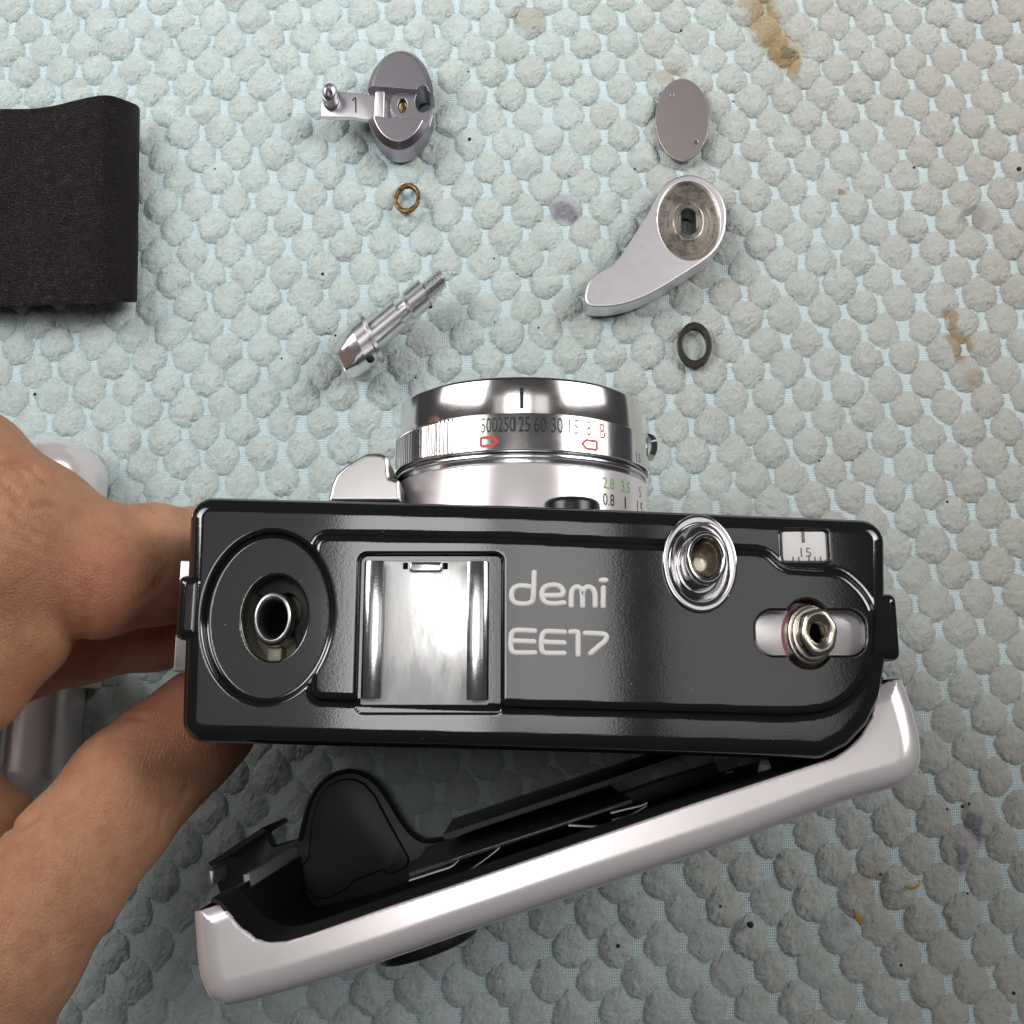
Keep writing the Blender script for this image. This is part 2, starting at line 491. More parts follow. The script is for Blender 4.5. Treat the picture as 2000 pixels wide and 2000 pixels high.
# ------------------------------------------------------------------ the cloth
def stain_mix(g, col):
    """dirt and stains lying on the cloth where the photograph shows them"""
    def at(px, py): q = P(px, py, 2.0); return q[0], q[1]
    # general grime: greyer and browner to the right and top, patchy
    sx_ = g.sep(g.pos)
    grime = g.math('ADD', g.math('MULTIPLY', sx_[0], .0068), g.math('MULTIPLY', g.math('SUBTRACT', g.noise(.035, 4, .6), .5), 1.3))
    grime = g.math('ADD', grime, .22)
    grime = g.math('MINIMUM', g.math('MAXIMUM', grime, 0.0), 1.0)
    col = g.mix(g.math('MULTIPLY', grime, .8), col, (.45, .41, .365))
    fine = g.ramp(g.noise(.22, 5, .65), [(.50, 0), (.72, 1)])
    col = g.mix(g.math('MULTIPLY', fine, .35), col, (.40, .375, .34))
    for (px, py, rx, ry, c, a) in [
        (1497, 35, 3.2, 7, (.37, .25, .09), .9), (1525, 85, 2.8, 4.5, (.34, .21, .06), .95), (1548, 120, 2.4, 3.6, (.36, .24, .07), .9), (1480, 5, 3.5, 4, (.36, .26, .12), .7), (1540, 100, 1.3, 1.0, (.12, .08, .03), .8),
        (1878, 672, 2.2, 3.8, (.34, .20, .07), .85), (1862, 618, 1.3, 2.6, (.34, .20, .07), .8), (1905, 735, 2.5, 2.0, (.36, .24, .12), .5),
        (1104, 412, 2.6, 2.2, (.13, .11, .17), .85), (1106, 405, 4.2, 3.6, (.26, .23, .30), .5),
        (1905, 1612, 1.6, 2.6, (.16, .11, .18), .8), (1876, 1672, 1.2, 2.2, (.15, .12, .20), .8), (1890, 1640, 3, 3, (.36, .30, .36), .35),
        (1700, 1720, 4, 4, (.36, .26, .15), .45), (1310, 140, 3, 3, (.38, .29, .20), .5), (1905, 420, 3, 2.5, (.20, .18, .16), .6),
        (1030, 30, 4, 3, (.33, .26, .14), .5), (1650, 375, 1.0, .8, (.36, .16, .04), .8)]:
        x, y = at(px, py)
        col = g.mix(g.math('MULTIPLY', g.spot(x, y, rx, ry, 1.2, .3, .28), a), col, c)
    sp = g.ramp(g.noise(.8, 2, .5), [(.76, 0), (.79, 1)])
    return g.mix(g.math('MULTIPLY', sp, .5), col, (.09, .08, .08))

g = G("tuft_pile")
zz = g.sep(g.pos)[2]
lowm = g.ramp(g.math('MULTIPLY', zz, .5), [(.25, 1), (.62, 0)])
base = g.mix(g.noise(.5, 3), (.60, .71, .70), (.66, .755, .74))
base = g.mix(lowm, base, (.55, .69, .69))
base = g.mix(g.ramp(g.noise(.16, 3, .6), [(.40, .0), (.68, .45)]), base, (.50, .54, .52))
base = stain_mix(g, base)
base = g.mix(g.ramp(g.noise(2.2, 5, .7), [(.40, .30), (.60, 0)]), base, (.42, .46, .45))
wv_ = g.vmath('ADD', g.pos, g.vmath('MULTIPLY', g.noisec(.9, 2), (1.6, 1.6, 1.6)))
f1 = g.noise(4.5, 4, .75, wv_)
cr = g.ramp(g.voro(1.1, 'DISTANCE_TO_EDGE', wv_), [(0, 0), (.10, 1)])
h = g.math('ADD', f1, g.math('MULTIPLY', cr, .35))
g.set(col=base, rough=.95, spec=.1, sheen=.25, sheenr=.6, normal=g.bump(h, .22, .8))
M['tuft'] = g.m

g = G("woven_ground")
w1 = g.N.new("ShaderNodeTexWave"); w1.wave_type = 'BANDS'; w1.bands_direction = 'X'; w1.inputs["Scale"].default_value = .83; w1.inputs["Distortion"].default_value = .8; w1.inputs["Detail Scale"].default_value = 1.0
w2 = g.N.new("ShaderNodeTexWave"); w2.wave_type = 'BANDS'; w2.bands_direction = 'Y'; w2.inputs["Scale"].default_value = .62; w2.inputs["Distortion"].default_value = .8; w2.inputs["Detail Scale"].default_value = 1.0
g.L.new(g.pos, w1.inputs["Vector"]); g.L.new(g.pos, w2.inputs["Vector"])
wv = g.math('MULTIPLY', w1.outputs["Fac"], w2.outputs["Fac"])
c = g.mix(g.ramp(wv, [(.0, 0), (.5, 1)]), (.53, .67, .71), (.75, .86, .90))
gm = g.math('MINIMUM', g.math('MAXIMUM', g.math('ADD', g.math('MULTIPLY', g.sep(g.pos)[0], .002), g.math('MULTIPLY', g.noise(.05, 3), .3)), 0.0), .5)
c = g.mix(gm, c, (.55, .58, .56))
for (px, py, rx, ry, cc, a) in [(1500, 40, 5, 9, (.36, .32, .16), .7), (1535, 105, 4, 5, (.36, .31, .14), .7), (1905, 1612, 2.2, 3.4, (.16, .12, .22), .8), (1876, 1672, 1.6, 3, (.15, .13, .24), .85)]:
    q = P(px, py, .5); c = g.mix(g.math('MULTIPLY', g.spot(q[0], q[1], rx, ry, .8, .35), a), c, cc)
g.set(col=c, rough=.8, spec=.2, normal=g.bump(wv, .14, 1.0))
M['weave'] = g.m

rng = np.random.default_rng(7)
random.seed(3)
A1 = np.array([8.05, 0.62]); A2 = np.array([0.0, 11.3])
Z0 = P(1105.6, 446.6, .6)[:2] + A1 / 2
def warp(p):
    q = Vector((p[0] * .012, p[1] * .012, 3.3))
    d = np.array([mnoise.noise(q), mnoise.noise(q + Vector((9, 4, 1)))]) * 2.8
    return p + d
cloth_x, cloth_y = (-150, 150), (-85, 195)
# woven ground sheet with a very slight undulation
nx, ny = 61, 57
gx = np.linspace(*cloth_x, nx); gy = np.linspace(*cloth_y, ny)
V = np.array([[x, y, .60 + .06 * mnoise.noise(Vector((x * .06, y * .06, 0)))] for y in gy for x in gx])
F = [[j * nx + i, j * nx + i + 1, (j + 1) * nx + i + 1, (j + 1) * nx + i] for j in range(ny - 1) for i in range(nx - 1)]
cloth = build("cloth", (V, F), M['weave'], origin=(0, 0, 0))
tag(cloth, "pale blue tufted microfibre cloth, stained and grimy, under everything", "cloth", kind="structure")

NG = 31
def tuft_variant(k):
    V = []; F = []
    s = Vector((k * 13.7, k * 7.1, k * 3.3))
    rx, ry, h = 3.55, 4.15, .92
    for i in range(NG):
        for j in range(NG):
            a_, b_ = 2 * i / (NG - 1) - 1, 2 * j / (NG - 1) - 1
            # square grid mapped evenly onto a disc
            if abs(a_) > abs(b_): r_, ph = abs(a_), (math.pi / 4) * (b_ / a_) + (math.pi if a_ < 0 else 0)
            elif b_ != 0: r_, ph = abs(b_), math.pi / 2 - (math.pi / 4) * (a_ / b_) + (math.pi if b_ < 0 else 0)
            else: r_, ph = 0.0, 0.0
            th = r_ * math.radians(97)
            n = Vector((math.sin(th) * math.cos(ph), math.sin(th) * math.sin(ph), math.cos(th)))
            q = Vector((n.x * rx, n.y * ry, n.z * h))
            lump = mnoise.noise(q * .42 + s)
            w = Vector((mnoise.noise(q * .8 + s), mnoise.noise(q * .8 + s + Vector((5, 5, 5))), 0)) * .8
            d, _ = mnoise.voronoi(q * .62 + w + s)
            crack = math.exp(-((d[1] - d[0]) / .09) ** 2)
            bill = abs(mnoise.noise(q * 1.25 + s * 2))
            fine = mnoise.noise(q * 2.6 + s * 3)
            edge = math.sin(th)
            disp = .30 * lump + .26 * bill + .10 * fine - .24 * crack * (1 - .3 * edge)
            sc = 1 + .04 * edge * math.sin(3 * ph + k) + .022 * edge ** 3 * math.sin(11 * ph + 2 * k) + .02 * edge ** 3 * math.sin(7 * ph + 5 * k)
            V.append((q.x * sc + n.x * disp, q.y * sc + n.y * disp, .42 + q.z * (1.0 + .25 * (1 - edge ** 4)) + n.z * disp))
    for i in range(NG - 1):
        for j in range(NG - 1):
            a = i * NG + j
            F.append([a, a + NG, a + NG + 1, a + 1])
    V = np.array(V); F = [[q[0], q[1], q[2]] for q in F] + [[q[0], q[2], q[3]] for q in F]
    # short fibres of the pile standing out of the tuft
    r_ = np.random.default_rng(k)
    ids = [i * NG + j for i in range(2, NG - 2) for j in range(2, NG - 2)]
    nb = 620; n0 = len(V); B = []
    pick = r_.choice(ids, nb)
    for q_ in pick:
        p = V[q_] + r_.normal(0, .12, 3) * [1, 1, .2]
        nrm = (V[q_] - [0, 0, .3]) / [rx * rx, ry * ry, h * h]; nrm /= np.linalg.norm(nrm)
        d_ = nrm * .8 + r_.normal(0, .45, 3); d_ /= np.linalg.norm(d_)
        s_ = np.cross(d_, r_.normal(0, 1, 3)); s_ /= np.linalg.norm(s_)
        B += [p - s_ * .034 - nrm * .1, p + s_ * .034 - nrm * .1, p + d_ * r_.uniform(.2, .45)]
    V = np.vstack([V, np.array(B)])
    F += [[n0 + 3 * i, n0 + 3 * i + 1, n0 + 3 * i + 2] for i in range(nb)]
    return V, np.array(F)
NVAR = 20
tuft_VF = [tuft_variant(k) for k in range(NVAR)]
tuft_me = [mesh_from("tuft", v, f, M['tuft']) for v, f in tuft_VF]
cells = []
for m in range(-26, 27):
    for n in range(-22, 23):
        for hlf in (0, .5):
            p = warp(Z0 + (m + hlf) * A1 + (n + hlf) * A2)
            px = project(np.array([p[0], p[1], 2.0]))
            if -170 < px[0] < 2170 and -170 < px[1] < 2150: cells.append((p, px))
def covered(px):
    x, y = px
    return (345 < x < 1740 and 965 < y < 1470) or (x < 330 and 860 < y < 1700) or (x < 270 and 190 < y < 590) or (780 < x < 1260 and 740 < y < 980) or (420 < x < 1780 and 1400 < y - (1100 - x) * .34 * (x < 1100) and y < 1960 - (x - 440) * .36)
order = sorted(range(len(cells)), key=lambda i: (covered(cells[i][1]) or not (10 < cells[i][1][0] < 1990 and 10 < cells[i][1][1] < 1990), -cells[i][1][1]))
singles = set(order[:300])
# the largest are spread evenly from the near edge up; the rest are one mass
rV, rF, nv = [], [], 0
for i, (p, px) in enumerate(cells):
    k = random.randrange(NVAR); sc = random.uniform(.92, 1.04); fl = random.choice((1, -1)); szz = random.uniform(.78, 1.08); rot = random.uniform(-.2, .2)
    jx, jy = random.uniform(-.25, .25), random.uniform(-.3, .3)
    if i in singles:
        o = link(bpy.data.objects.new("tuft", tuft_me[k])); o.parent = cloth
        o.location = ((p[0] + jx) * S, (p[1] + jy) * S, 0); o.scale = (sc, sc, szz); o.rotation_euler = (0, 0, rot + (math.pi if fl < 0 else 0))
    else:
        v, f = tuft_VF[k]
        a = rot + (math.pi if fl < 0 else 0); c_, s_ = math.cos(a), math.sin(a)
        q = np.stack([(v[:, 0] * c_ - v[:, 1] * s_) * sc + p[0] + jx, (v[:, 0] * s_ + v[:, 1] * c_) * sc + p[1] + jy, v[:, 2] * szz], 1)
        rV.append(q); rF.append(f + nv); nv += len(v)
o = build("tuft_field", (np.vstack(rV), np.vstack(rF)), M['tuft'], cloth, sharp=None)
o["kind"] = "stuff"
# ------------------------------------------------------------------ the half-dismantled film camera
BZ = 70.6      # height of the top cover's lower level
PZ = 71.9      # height of its raised panel
cam = empty("film_camera", P(1040, 1220, TOP), "black compact film camera held upright with its silver back swung open", "camera")

outline = P2([(366, 965), (1000, 982), (1735, 1012), (1738, 1290), (1727, 1360), (1702, 1415), (1664, 1456), (1610, 1484), (1000, 1466), (346, 1450)], BZ)
out_in = offset(outline, 3.0)
panel_px = [(611, 1042), (1000, 1048), (1295, 1062), (1500, 1074), (1532, 1108), (1648, 1114), (1690, 1152), (1712, 1190), (1708, 1285),
            (1682, 1345), (1628, 1388), (1549, 1397), (1295, 1389), (1000, 1381), (604, 1366)]
panel_pts = P2(panel_px, PZ)
panel_pts = fillet(panel_pts, [2.2, 0, 0, 1.5, 1.5, 1.5, 1.5, 3, 3, 3, 3, 3, 0, 0, 1.6], 4, True)
pan_in = offset(panel_pts, .3)
E_rec = ELL(523, 1203, 126, 166, BZ)
E_hole = ELL(532, 1204, 64, 85, BZ)
SH0 = P(694, 1376, PZ); SH1 = P(980, 1082, PZ)
SL0 = P(1480, 1279, PZ); SL1 = P(1688, 1193, PZ)
E_nut = ELL(1580, 1237, 50, 66, PZ)
FC0 = P(1528, 1098, BZ); FC1 = P(1617, 1034, BZ)
E_col = ELL(1366, 1103, 60, 80, PZ)

def body_f(x, y, z):
    f = rx_top(sd_poly(out_in, x, y) - 3.0, z, BZ, 2.2)
    p = rx_top(sd_poly(pan_in, x, y) - .3, z, PZ, 1.0)
    f = smin(f, p, .9)
    cut = smax(sd_ell(E_rec, x, y), (BZ - 1.3) - z, .7)
    f = smax(f, -cut, .75)
    hole = np.maximum(sd_ell(E_hole, x, y), 55 - z)
    f = smax(f, -hole, .30)
    sh = np.maximum(sd_rect(SH0[0], SH0[1] - .9, SH1[0], SH1[1], .9, x, y), (BZ + .06) - z)
    f = smax(f, -sh, .5)
    sl = np.minimum(sd_rect(SL0[0], SL0[1], SL1[0], SL1[1], 2.2, x, y), sd_ell(E_nut, x, y))
    sl = np.maximum(sl, (PZ - 2.2) - z)
    f = smax(f, -sl, .4)
    fc = np.maximum(sd_rect(FC0[0], FC0[1], FC1[0], FC1[1], .5, x, y), (BZ - .7) - z)
    f = smax(f, -fc, .3)
    co = np.maximum(sd_ell(E_col, x, y), 62 - z)
    f = smax(f, -co, .2)
    return f
lo = (outline[:, 0].min() - 1, outline[:, 1].min() - 1, 57.0); hi = (outline[:, 0].max() + 1, outline[:, 1].max() + 1, PZ + 1)
VF = solid(body_f, lo, hi, .24)
build("top_cover", VF, M['plastic'], cam)
# lower housing
low = np.array(fillet(outline, 3.0, 6, True))
build("housing", prism(offset(low, .06), TOP, 57.1, .1), M['matt_black'], cam)

# bottom of the rewind well
hw = ELL(532, 1204, 64, 85, BZ)
build("well_floor", prism(ellipse_pts(hw[0], hw[1], hw[2] * 1.06, hw[3] * 1.06), 58, 62.5, .1), M['cream'], cam)
cres = [(hw[0] + hw[2] * 1.05 * math.cos(a), hw[1] + hw[3] * 1.05 * math.sin(a)) for a in np.linspace(-1.0, 2.5, 26)]
cres += [(hw[0] + hw[2] * .45 * math.cos(a) + .8, hw[1] + hw[3] * .45 * math.sin(a) + 1.0) for a in np.linspace(2.5, -1.0, 20)]
build("well_shutter", prism(np.array(cres), 62.4, 66.2, .15), M['matt_black'], cam)
e = ELL(532, 1207, 39, 54, 68.6)
prof = fillet([(.70, 60), (.70, 68.1), (.80, 68.75), (.93, 68.6), (1.0, 68.0), (1.0, 58)], .12, 3)
prof = [(r, z) for r, z in prof]
build("rewind_sleeve", lathe(prof, (e[0], e[1]), e[2], e[3], 56), M['steel'], cam)
build("sleeve_bore_shade", lathe([(.71, 62.9), (.0, 62.9)], (e[0], e[1]), e[2], e[3], 40), M['hole'], cam)  # black disc stands in for the shade down the bore
t0, t1 = P(523, 1292, 65), P(551, 1266, 65)
build("key_tab", prism(rrect(t0[0], t0[1], t1[0], t1[1], .2), 60, 65.5, .15), M['cream'], cam)

# hot shoe
a, b = P(703, 1377, PZ - 1), P(955, 1094, PZ - 1)
zf = PZ - 1.15
shoe = build("hot_shoe", prism(rrect(a[0], a[1], b[0], b[1], .35), zf - .5, zf, .12), M['shoe'], cam)
def rail(px0, px1, py0, py1, side):
    p0, p1 = P(px0, py1, zf + .9), P(px1, py0, zf + .9)
    w = p1[0] - p0[0]
    sec = [(0, -.3), (0, .55), (.10, .82), (.28, .95), (.55, 1.0), (.85, .97), (1.0, .85), (1.0, .72), (.8, .70), (.30, .68)]
    if side > 0: sec = [(1 - u, v) for u, v in sec]
    R = []
    for yy in (p0[1], p0[1] + .15, p1[1] - .15, p1[1]):
        k = .96 if yy in (p0[1], p1[1]) else 1
        R.append(np.array([(p0[0] + (u * k + (1 - k) / 2) * w, yy, zf + (v if v > 0 else v) * (1.0 * k)) for u, v in sec]))
    VF = rings_to_mesh(R, True, True, True)
    return build("rail", VF, M['chrome_worn'], shoe, sharp=50)
rail(704, 750, 1095, 1364, -1)
rail(911, 955, 1096, 1367, 1)
a, b = P(799, 1117, zf + .6), P(864, 1097, zf + .6)
build("spring_clip", prism(rrect(a[0], a[1], b[0], b[1], .45), zf - .1, zf + .45, .25), M['chrome_worn'], shoe)
for px in (792, 870):
    a, b = P(px - 5, 1112, zf), P(px + 5, 1099, zf)
    build("clip_slot_shade", prism(rrect(a[0], a[1], b[0], b[1], .1), zf - .2, zf + .03, .02), M['hole'], shoe)  # black patch painted in for the slot's shaded depth

# raised white lettering on the panel: demi / EE17
def lp(pts): return [(960 + a / 6.9, 1080 + b / 6.9) for a, b in pts]
letters = [
    [[(505, 452), (385, 442), (300, 475), (272, 540), (275, 610), (310, 665), (380, 685), (470, 685), (540, 660), (562, 600)], [(575, 262), (570, 420), (562, 610)]],
    [[(975, 672), (830, 685), (730, 665), (683, 600), (680, 530), (720, 460), (820, 432), (915, 448), (962, 505), (955, 560), (900, 572), (720, 574)]],
    [[(1072, 712), (1076, 570), (1095, 490), (1150, 458), (1205, 485), (1225, 560), (1228, 712)], [(1225, 560), (1245, 490), (1305, 458), (1365, 485), (1393, 560), (1396, 712)]],
    [[(1508, 470), (1505, 715)], [(1478, 368), (1540, 368)]],
    [[(582, 1052), (350, 1042), (285, 1068), (262, 1140), (260, 1260), (280, 1325), (345, 1346), (582, 1346)], [(268, 1185), (572, 1196)]],
    [[(982, 1068), (760, 1058), (698, 1084), (675, 1155), (672, 1270), (692, 1332), (755, 1352), (978, 1352)], [(680, 1200), (978, 1212)]],
    [[(1065, 1066), (1140, 1062), (1166, 1092), (1166, 1230), (1166, 1372)]],
    [[(1262, 1082), (1490, 1092), (1548, 1122), (1530, 1185), (1440, 1262), (1335, 1352)]],
]
for strokes in letters:
    parts = []
    for s_ in strokes:
        q = P2(lp(s_), PZ)
        q = catmull(q, 5, False) if len(q) > 2 else np.linspace(q[0], q[1], 6)
        parts.append(sweep(np.column_stack([q, np.full(len(q), PZ + .0)]), .34, 10, .55))
    build("letter", merge(*parts), M['white'], cam)

# shutter release collar and sleeve
e = ELL(1366, 1101, 73, 96, PZ)
k = e[2]; ky = e[3]
prof = fillet([(.99, PZ - .3), (1.0, PZ + .35), (.97, PZ + .62), (.80, PZ + .55), (.76, PZ + .1), (.60, PZ - .9), (.54, PZ - 1.0), (.54, PZ + .5)], .12, 3)
col = build("shutter_collar", lathe(prof, (e[0], e[1]), k, ky, 72), M['chrome'], cam)
zt = PZ + 5.0
prof = fillet([(.535, PZ - 1.2), (.535, PZ + 3.0), (.53, zt - .35), (.47, zt), (.40, zt - .2), (.37, zt - .9), (.35, zt - 3)], .10, 3)
build("sleeve", lathe(prof, (e[0], e[1]), k, ky, 64), M['chrome'], col)
prof = [(.352, zt - 1.2), (.34, zt - 2.2), (.18, zt - 4.0), (.17, zt - 6), (0.0, zt - 6)]
build("release_cone", lathe(prof, (e[0], e[1]), k, ky, 48), M['nickel'], col)
build("release_pin", axis_lathe([(0, .45), (1.4, .45), (1.6, .2)], (e[0] - .3, e[1] - .3, zt - 5.5), (0, 0, 1), 16), M['nickel'], col)

# frame counter window
a, b = P(1531, 1095, BZ), P(1614, 1037, BZ)
fcw = build("frame_counter", prism(rrect(a[0], a[1], b[0], b[1], .45), BZ - 1.0, BZ - .45, .12), M['white'], cam)
g = G("clear_window"); g.set(col=(.95, .95, .95, 1), rough=.03); g.b.inputs["Alpha"].default_value = .10
M['glass'] = g.m
a2, b2 = P(1566, 1060, BZ - .4), P(1571, 1035, BZ - .4)
build("index_mark", prism(rrect(a2[0], a2[1], b2[0], b2[1], .05), BZ - .5, BZ - .41, .01), M['ink'], fcw)
for px in (1549, 1560, 1580, 1592, 1603):
    q0, q1 = P(px - 1.2, 1095, BZ - .4), P(px + 1.2, 1087 if px != 1580 else 1084, BZ - .4)
    build("tick", prism(np.array([(q0[0], q0[1]), (q1[0], q0[1]), (q1[0], q1[1]), (q0[0], q1[1])]), BZ - .5, BZ - .42, .01), M['ink'], fcw)

def text_mesh(txt, size=1.0):
    c_ = bpy.data.curves.new("txt", 'FONT'); c_.body = txt; c_.size = size; c_.align_x = 'CENTER'; c_.align_y = 'CENTER'; c_.resolution_u = 4
    o_ = bpy.data.objects.new("txt", c_); scene.collection.objects.link(o_)
    bpy.context.view_layer.update()
    dg = bpy.context.evaluated_depsgraph_get()
    me = bpy.data.meshes.new_from_object(o_.evaluated_get(dg))
    V = np.array([v.co[:] for v in me.vertices]); F = [list(p.vertices) for p in me.polygons]
    bpy.data.objects.remove(o_); bpy.data.curves.remove(c_); bpy.data.meshes.remove(me)
    lo_, hi_ = V.min(0), V.max(0)
    V[:, :2] = (V[:, :2] - (lo_[:2] + hi_[:2]) / 2) / (hi_[:2] - lo_[:2])      # unit box
    return V, F
for txt, px in (("15", 1574),):
    V, F = text_mesh(txt); q = P(px, 1079, BZ - .41)
    build("numeral", (np.column_stack([q[0] + V[:, 0] * 1.35, q[1] + V[:, 1] * 1.2, np.full(len(V), BZ - .415)]), F), M['ink'], fcw, smooth=False)
build("window_pane", prism(rrect(a[0] + .1, a[1] + .1, b[0] - .1, b[1] - .1, .4), BZ - .32, BZ - .12, .06), M['glass'], fcw)

# wind-lever seat: silver plate in the slot, gasket, nut stack
ps = build("lever_seat", prism(fillet([(SL0[0] - .1, SL0[1] - .1), (SL1[0] + .1, SL0[1] - .1), (SL1[0] + .1, SL1[1] + .1), (SL0[0] - .1, SL1[1] + .1)], 2.0, 6, True), PZ - 2.6, PZ - 1.75, .1), M['silver'], cam)
e = ELL(1574, 1242, 50, 66, PZ - 1.6)
build("gasket", lathe(fillet([(.96, PZ - 2.4), (.96, PZ - 1.65), (.9, PZ - 1.6), (.5, PZ - 1.6)], .1), (e[0], e[1]), e[2], e[3], 56), M['pink'], cam)
nut = build("wind_spindle", lathe(fillet([(.90, PZ - 2.2), (.90, PZ + .2), (.86, PZ + .55), (.70, PZ + .6), (.70, PZ + 1.2), (.62, PZ + 1.3)], .06, 3), (e[0], e[1]), e[2], e[3], 64), M['nickel'], cam)
build("washer", lathe(fillet([(.60, PZ + 1.0), (.78, PZ + 1.05), (.80, PZ + 1.3), (.78, PZ + 1.7), (.60, PZ + 1.75)], .06, 3), (e[0], e[1]), e[2], e[3], 56), M['nickel'], nut)
hexp = np.array([(e[0] + e[2] * .76 * math.cos(a), e[1] + e[3] * .76 * math.sin(a)) for a in np.radians(np.arange(0, 360, 60) + 12)])
hexp = fillet(hexp, 1.05, 6, True)
hb = ellipse_pts(e[0], e[1], e[2] * .34, e[3] * .34, len(hexp))
hz0, hz1 = PZ + 1.7, PZ + 4.3
R = [np.column_stack([q, np.full(len(q), z)]) for q, z in ((hexp, hz0), (hexp, hz1 - .35), (offset(hexp, .15), hz1 - .12), (offset(hexp, .45), hz1))]
ang0 = np.arctan2((hexp[:, 1] - e[1]) / e[3], (hexp[:, 0] - e[0]) / e[2])
def bore(k_, z): return np.column_stack([e[0] + e[2] * k_ * np.cos(ang0), e[1] + e[3] * k_ * np.sin(ang0), np.full(len(ang0), z)])
if area2(hexp) < 0: R = [r[::-1] for r in R]
R += [bore(.50, hz1), bore(.42, hz1 - .2), bore(.33, hz1 - .5), bore(.32, hz1 - 4)]
build("hex_nut", rings_to_mesh(R), M['nickel'], nut, sharp=45)
th = []
for k_ in range(8):
    z = hz1 - .7 - k_ * .3; th += [(.315, z), (.345, z - .15)]
build("thread", lathe(th, (e[0], e[1]), e[2], e[3], 36), M['nickel'], nut)
build("spindle_bore_shade", lathe([(.34, hz1 - 3.2), (0, hz1 - 3.2)], (e[0], e[1]), e[2], e[3], 24), M['hole'], nut)  # black disc paints the shade at the bottom of the bore

# strap lugs
def lug(px0, py0, px1, py1, z1):
    a, b = P(px0, py1, z1), P(px1, py0, z1)
    def f(x, y, z): 
        d = sd_rect(a[0], a[1], b[0], b[1], 1.0, x, y)
        return np.maximum(rx_top(d, z, z1, 1.3), 40 - z)
    VF = solid(f, (a[0] - .6, a[1] - .6, 39), (b[0] + .6, b[1] + .6, z1 + .6), .3)
    build("strap_lug", VF, M['plastic'], cam)
lug(337, 1122, 398, 1249, 70.9)
lug(1688, 1158, 1754, 1290, 70.6)
# silver lug plate on the end wall
a, b = P(343, 1312, 60), P(368, 1094, 60)
build("lug_plate", prism(rrect(a[0] - .4, a[1], b[0] + 3, b[1], .3), 48, 60, .2), M['steel'], cam)

# ---- lens
LX = P(1020, 850, 50)[0]; LZc = 38.0
def yat(py, z): return P(1020, py, z)[1]
def ring(rx, rz, prof, n=160, mod=None):
    """prof: (y, scale) rings about the lens axis"""
    t = np.linspace(0, 2 * np.pi, n, endpoint=False)
    R = []
    for y, s_ in prof:
        m = np.ones(n) if mod is None else mod(y, s_, t)
        R.append(np.stack([LX + rx * s_ * m * np.sin(t), np.full(n, y), LZc + rz * s_ * m * np.cos(t)], 1))
    return rings_to_mesh(R)
zt = LZc + 17.6
Y0, Y1, Y2, Y3 = yat(733, zt), yat(808, zt), yat(882, zt), yat(903, zt)
YB = outline[:, 1].max() - 2
lens = build("lens", ring(20.2, 17.7, fillet([(YB, 1), (Y3 - .25, 1), (Y3, .985), (Y3, .90)], .2, 3)), M['silver'], cam, sharp=40)
tag(lens, "satin silver lens barrel with green and black scale figures")
build("black_band", ring(20.1, 17.6, fillet([(Y3 - .1, .97), (Y3 + .05, .985), (Y3 + .7, .985), (Y3 + .8, 1.0), (Y2 - .3, 1.0), (Y2, .99), (Y2, .9)], .08, 3)), M['chrome_worn'], lens)
def knurl(y, s_, t):
    a = np.mod(t + np.pi, 2 * np.pi) - np.pi
    on = ((a < -.50) & (a > -2.6)) | ((a > 1.35) & (a < 3.0))
    inner = (Y2 + .45 < y < Y1 - .35)
    return 1 - (.012 * (np.sin(a * 175) > .1) * on if inner else 0)
yk = [Y2 - .02, Y2 + .15, Y2 + .3, Y2 + .5, Y2 + .6] + list(np.linspace(Y2 + .9, Y1 - .7, 4)) + [Y1 - .5, Y1 - .38, Y1 - .2, Y1 - .05, Y1]
sk = [.95, .985, 1, 1, 1] + [1] * 4 + [1, 1, 1, .99, .95]
spd = build("speed_ring", ring(20.55, 18.05, list(zip(yk, sk)), 1500, knurl), M['ring_chrome'], lens, sharp=30)
fr = build("front_ring", ring(19.8, 17.4, fillet([(Y1 - .1, .97), (Y1 + .1, 1), (Y0 - .5, 1.0), (Y0 - .12, .99), (Y0, .965), (Y0, .90), (Y0 - 1.5, .86), (Y0 - 2.0, .60)], .12, 3), 200), M['ring_chrome'], lens, sharp=40)
build("front_glass", ring(19.8, 17.4, [(Y0 - 2.0, .61), (Y0 - 1.6, .4), (Y0 - 1.4, .2), (Y0 - 1.35, .01)], 64), M['gloss_black'], lens)

def wrap(V, F, phi0, yc, w, h, rx, rz, lift=.035, shear=0):
    ph = phi0 + V[:, 0] * w / rx
    y = yc + V[:, 1] * h
    return np.stack([LX + (rx + lift) * np.sin(ph), y, LZc + (rz + lift) * np.cos(ph)], 1), F
def phi_at(px, py, rx, rz):
    lo_, hi_ = -1.5, 1.5
    for _ in range(40):
        m_ = (lo_ + hi_) / 2
        q = project(np.array([LX + rx * math.sin(m_), py, LZc + rz * math.cos(m_)]))
        if q[0] < px: lo_ = m_
        else: hi_ = m_
    return (lo_ + hi_) / 2
def lens_text(txt, px, y, w, h, rx, rz, mat, parent):
    V, F = text_mesh(txt)
    build("figure", wrap(V, F, phi_at(px, y, rx, rz), y, w, h, rx, rz), mat, parent, smooth=False)
yn = (Y1 + Y2) / 2 + 1.15
for txt, px, w in (("500", 955, 2.5), ("250", 989, 2.5), ("125", 1020, 2.3), ("60", 1055, 1.75), ("30", 1088, 1.75), ("15", 1121, 1.6), ("8", 1150, .85)):
    lens_text(txt, px, yn, w, 2.3, 20.55, 18.05, M['ink'], spd)
lens_text("B", 1177, yn - .1, .95, 2.3, 20.55, 18.05, M['red'], spd)
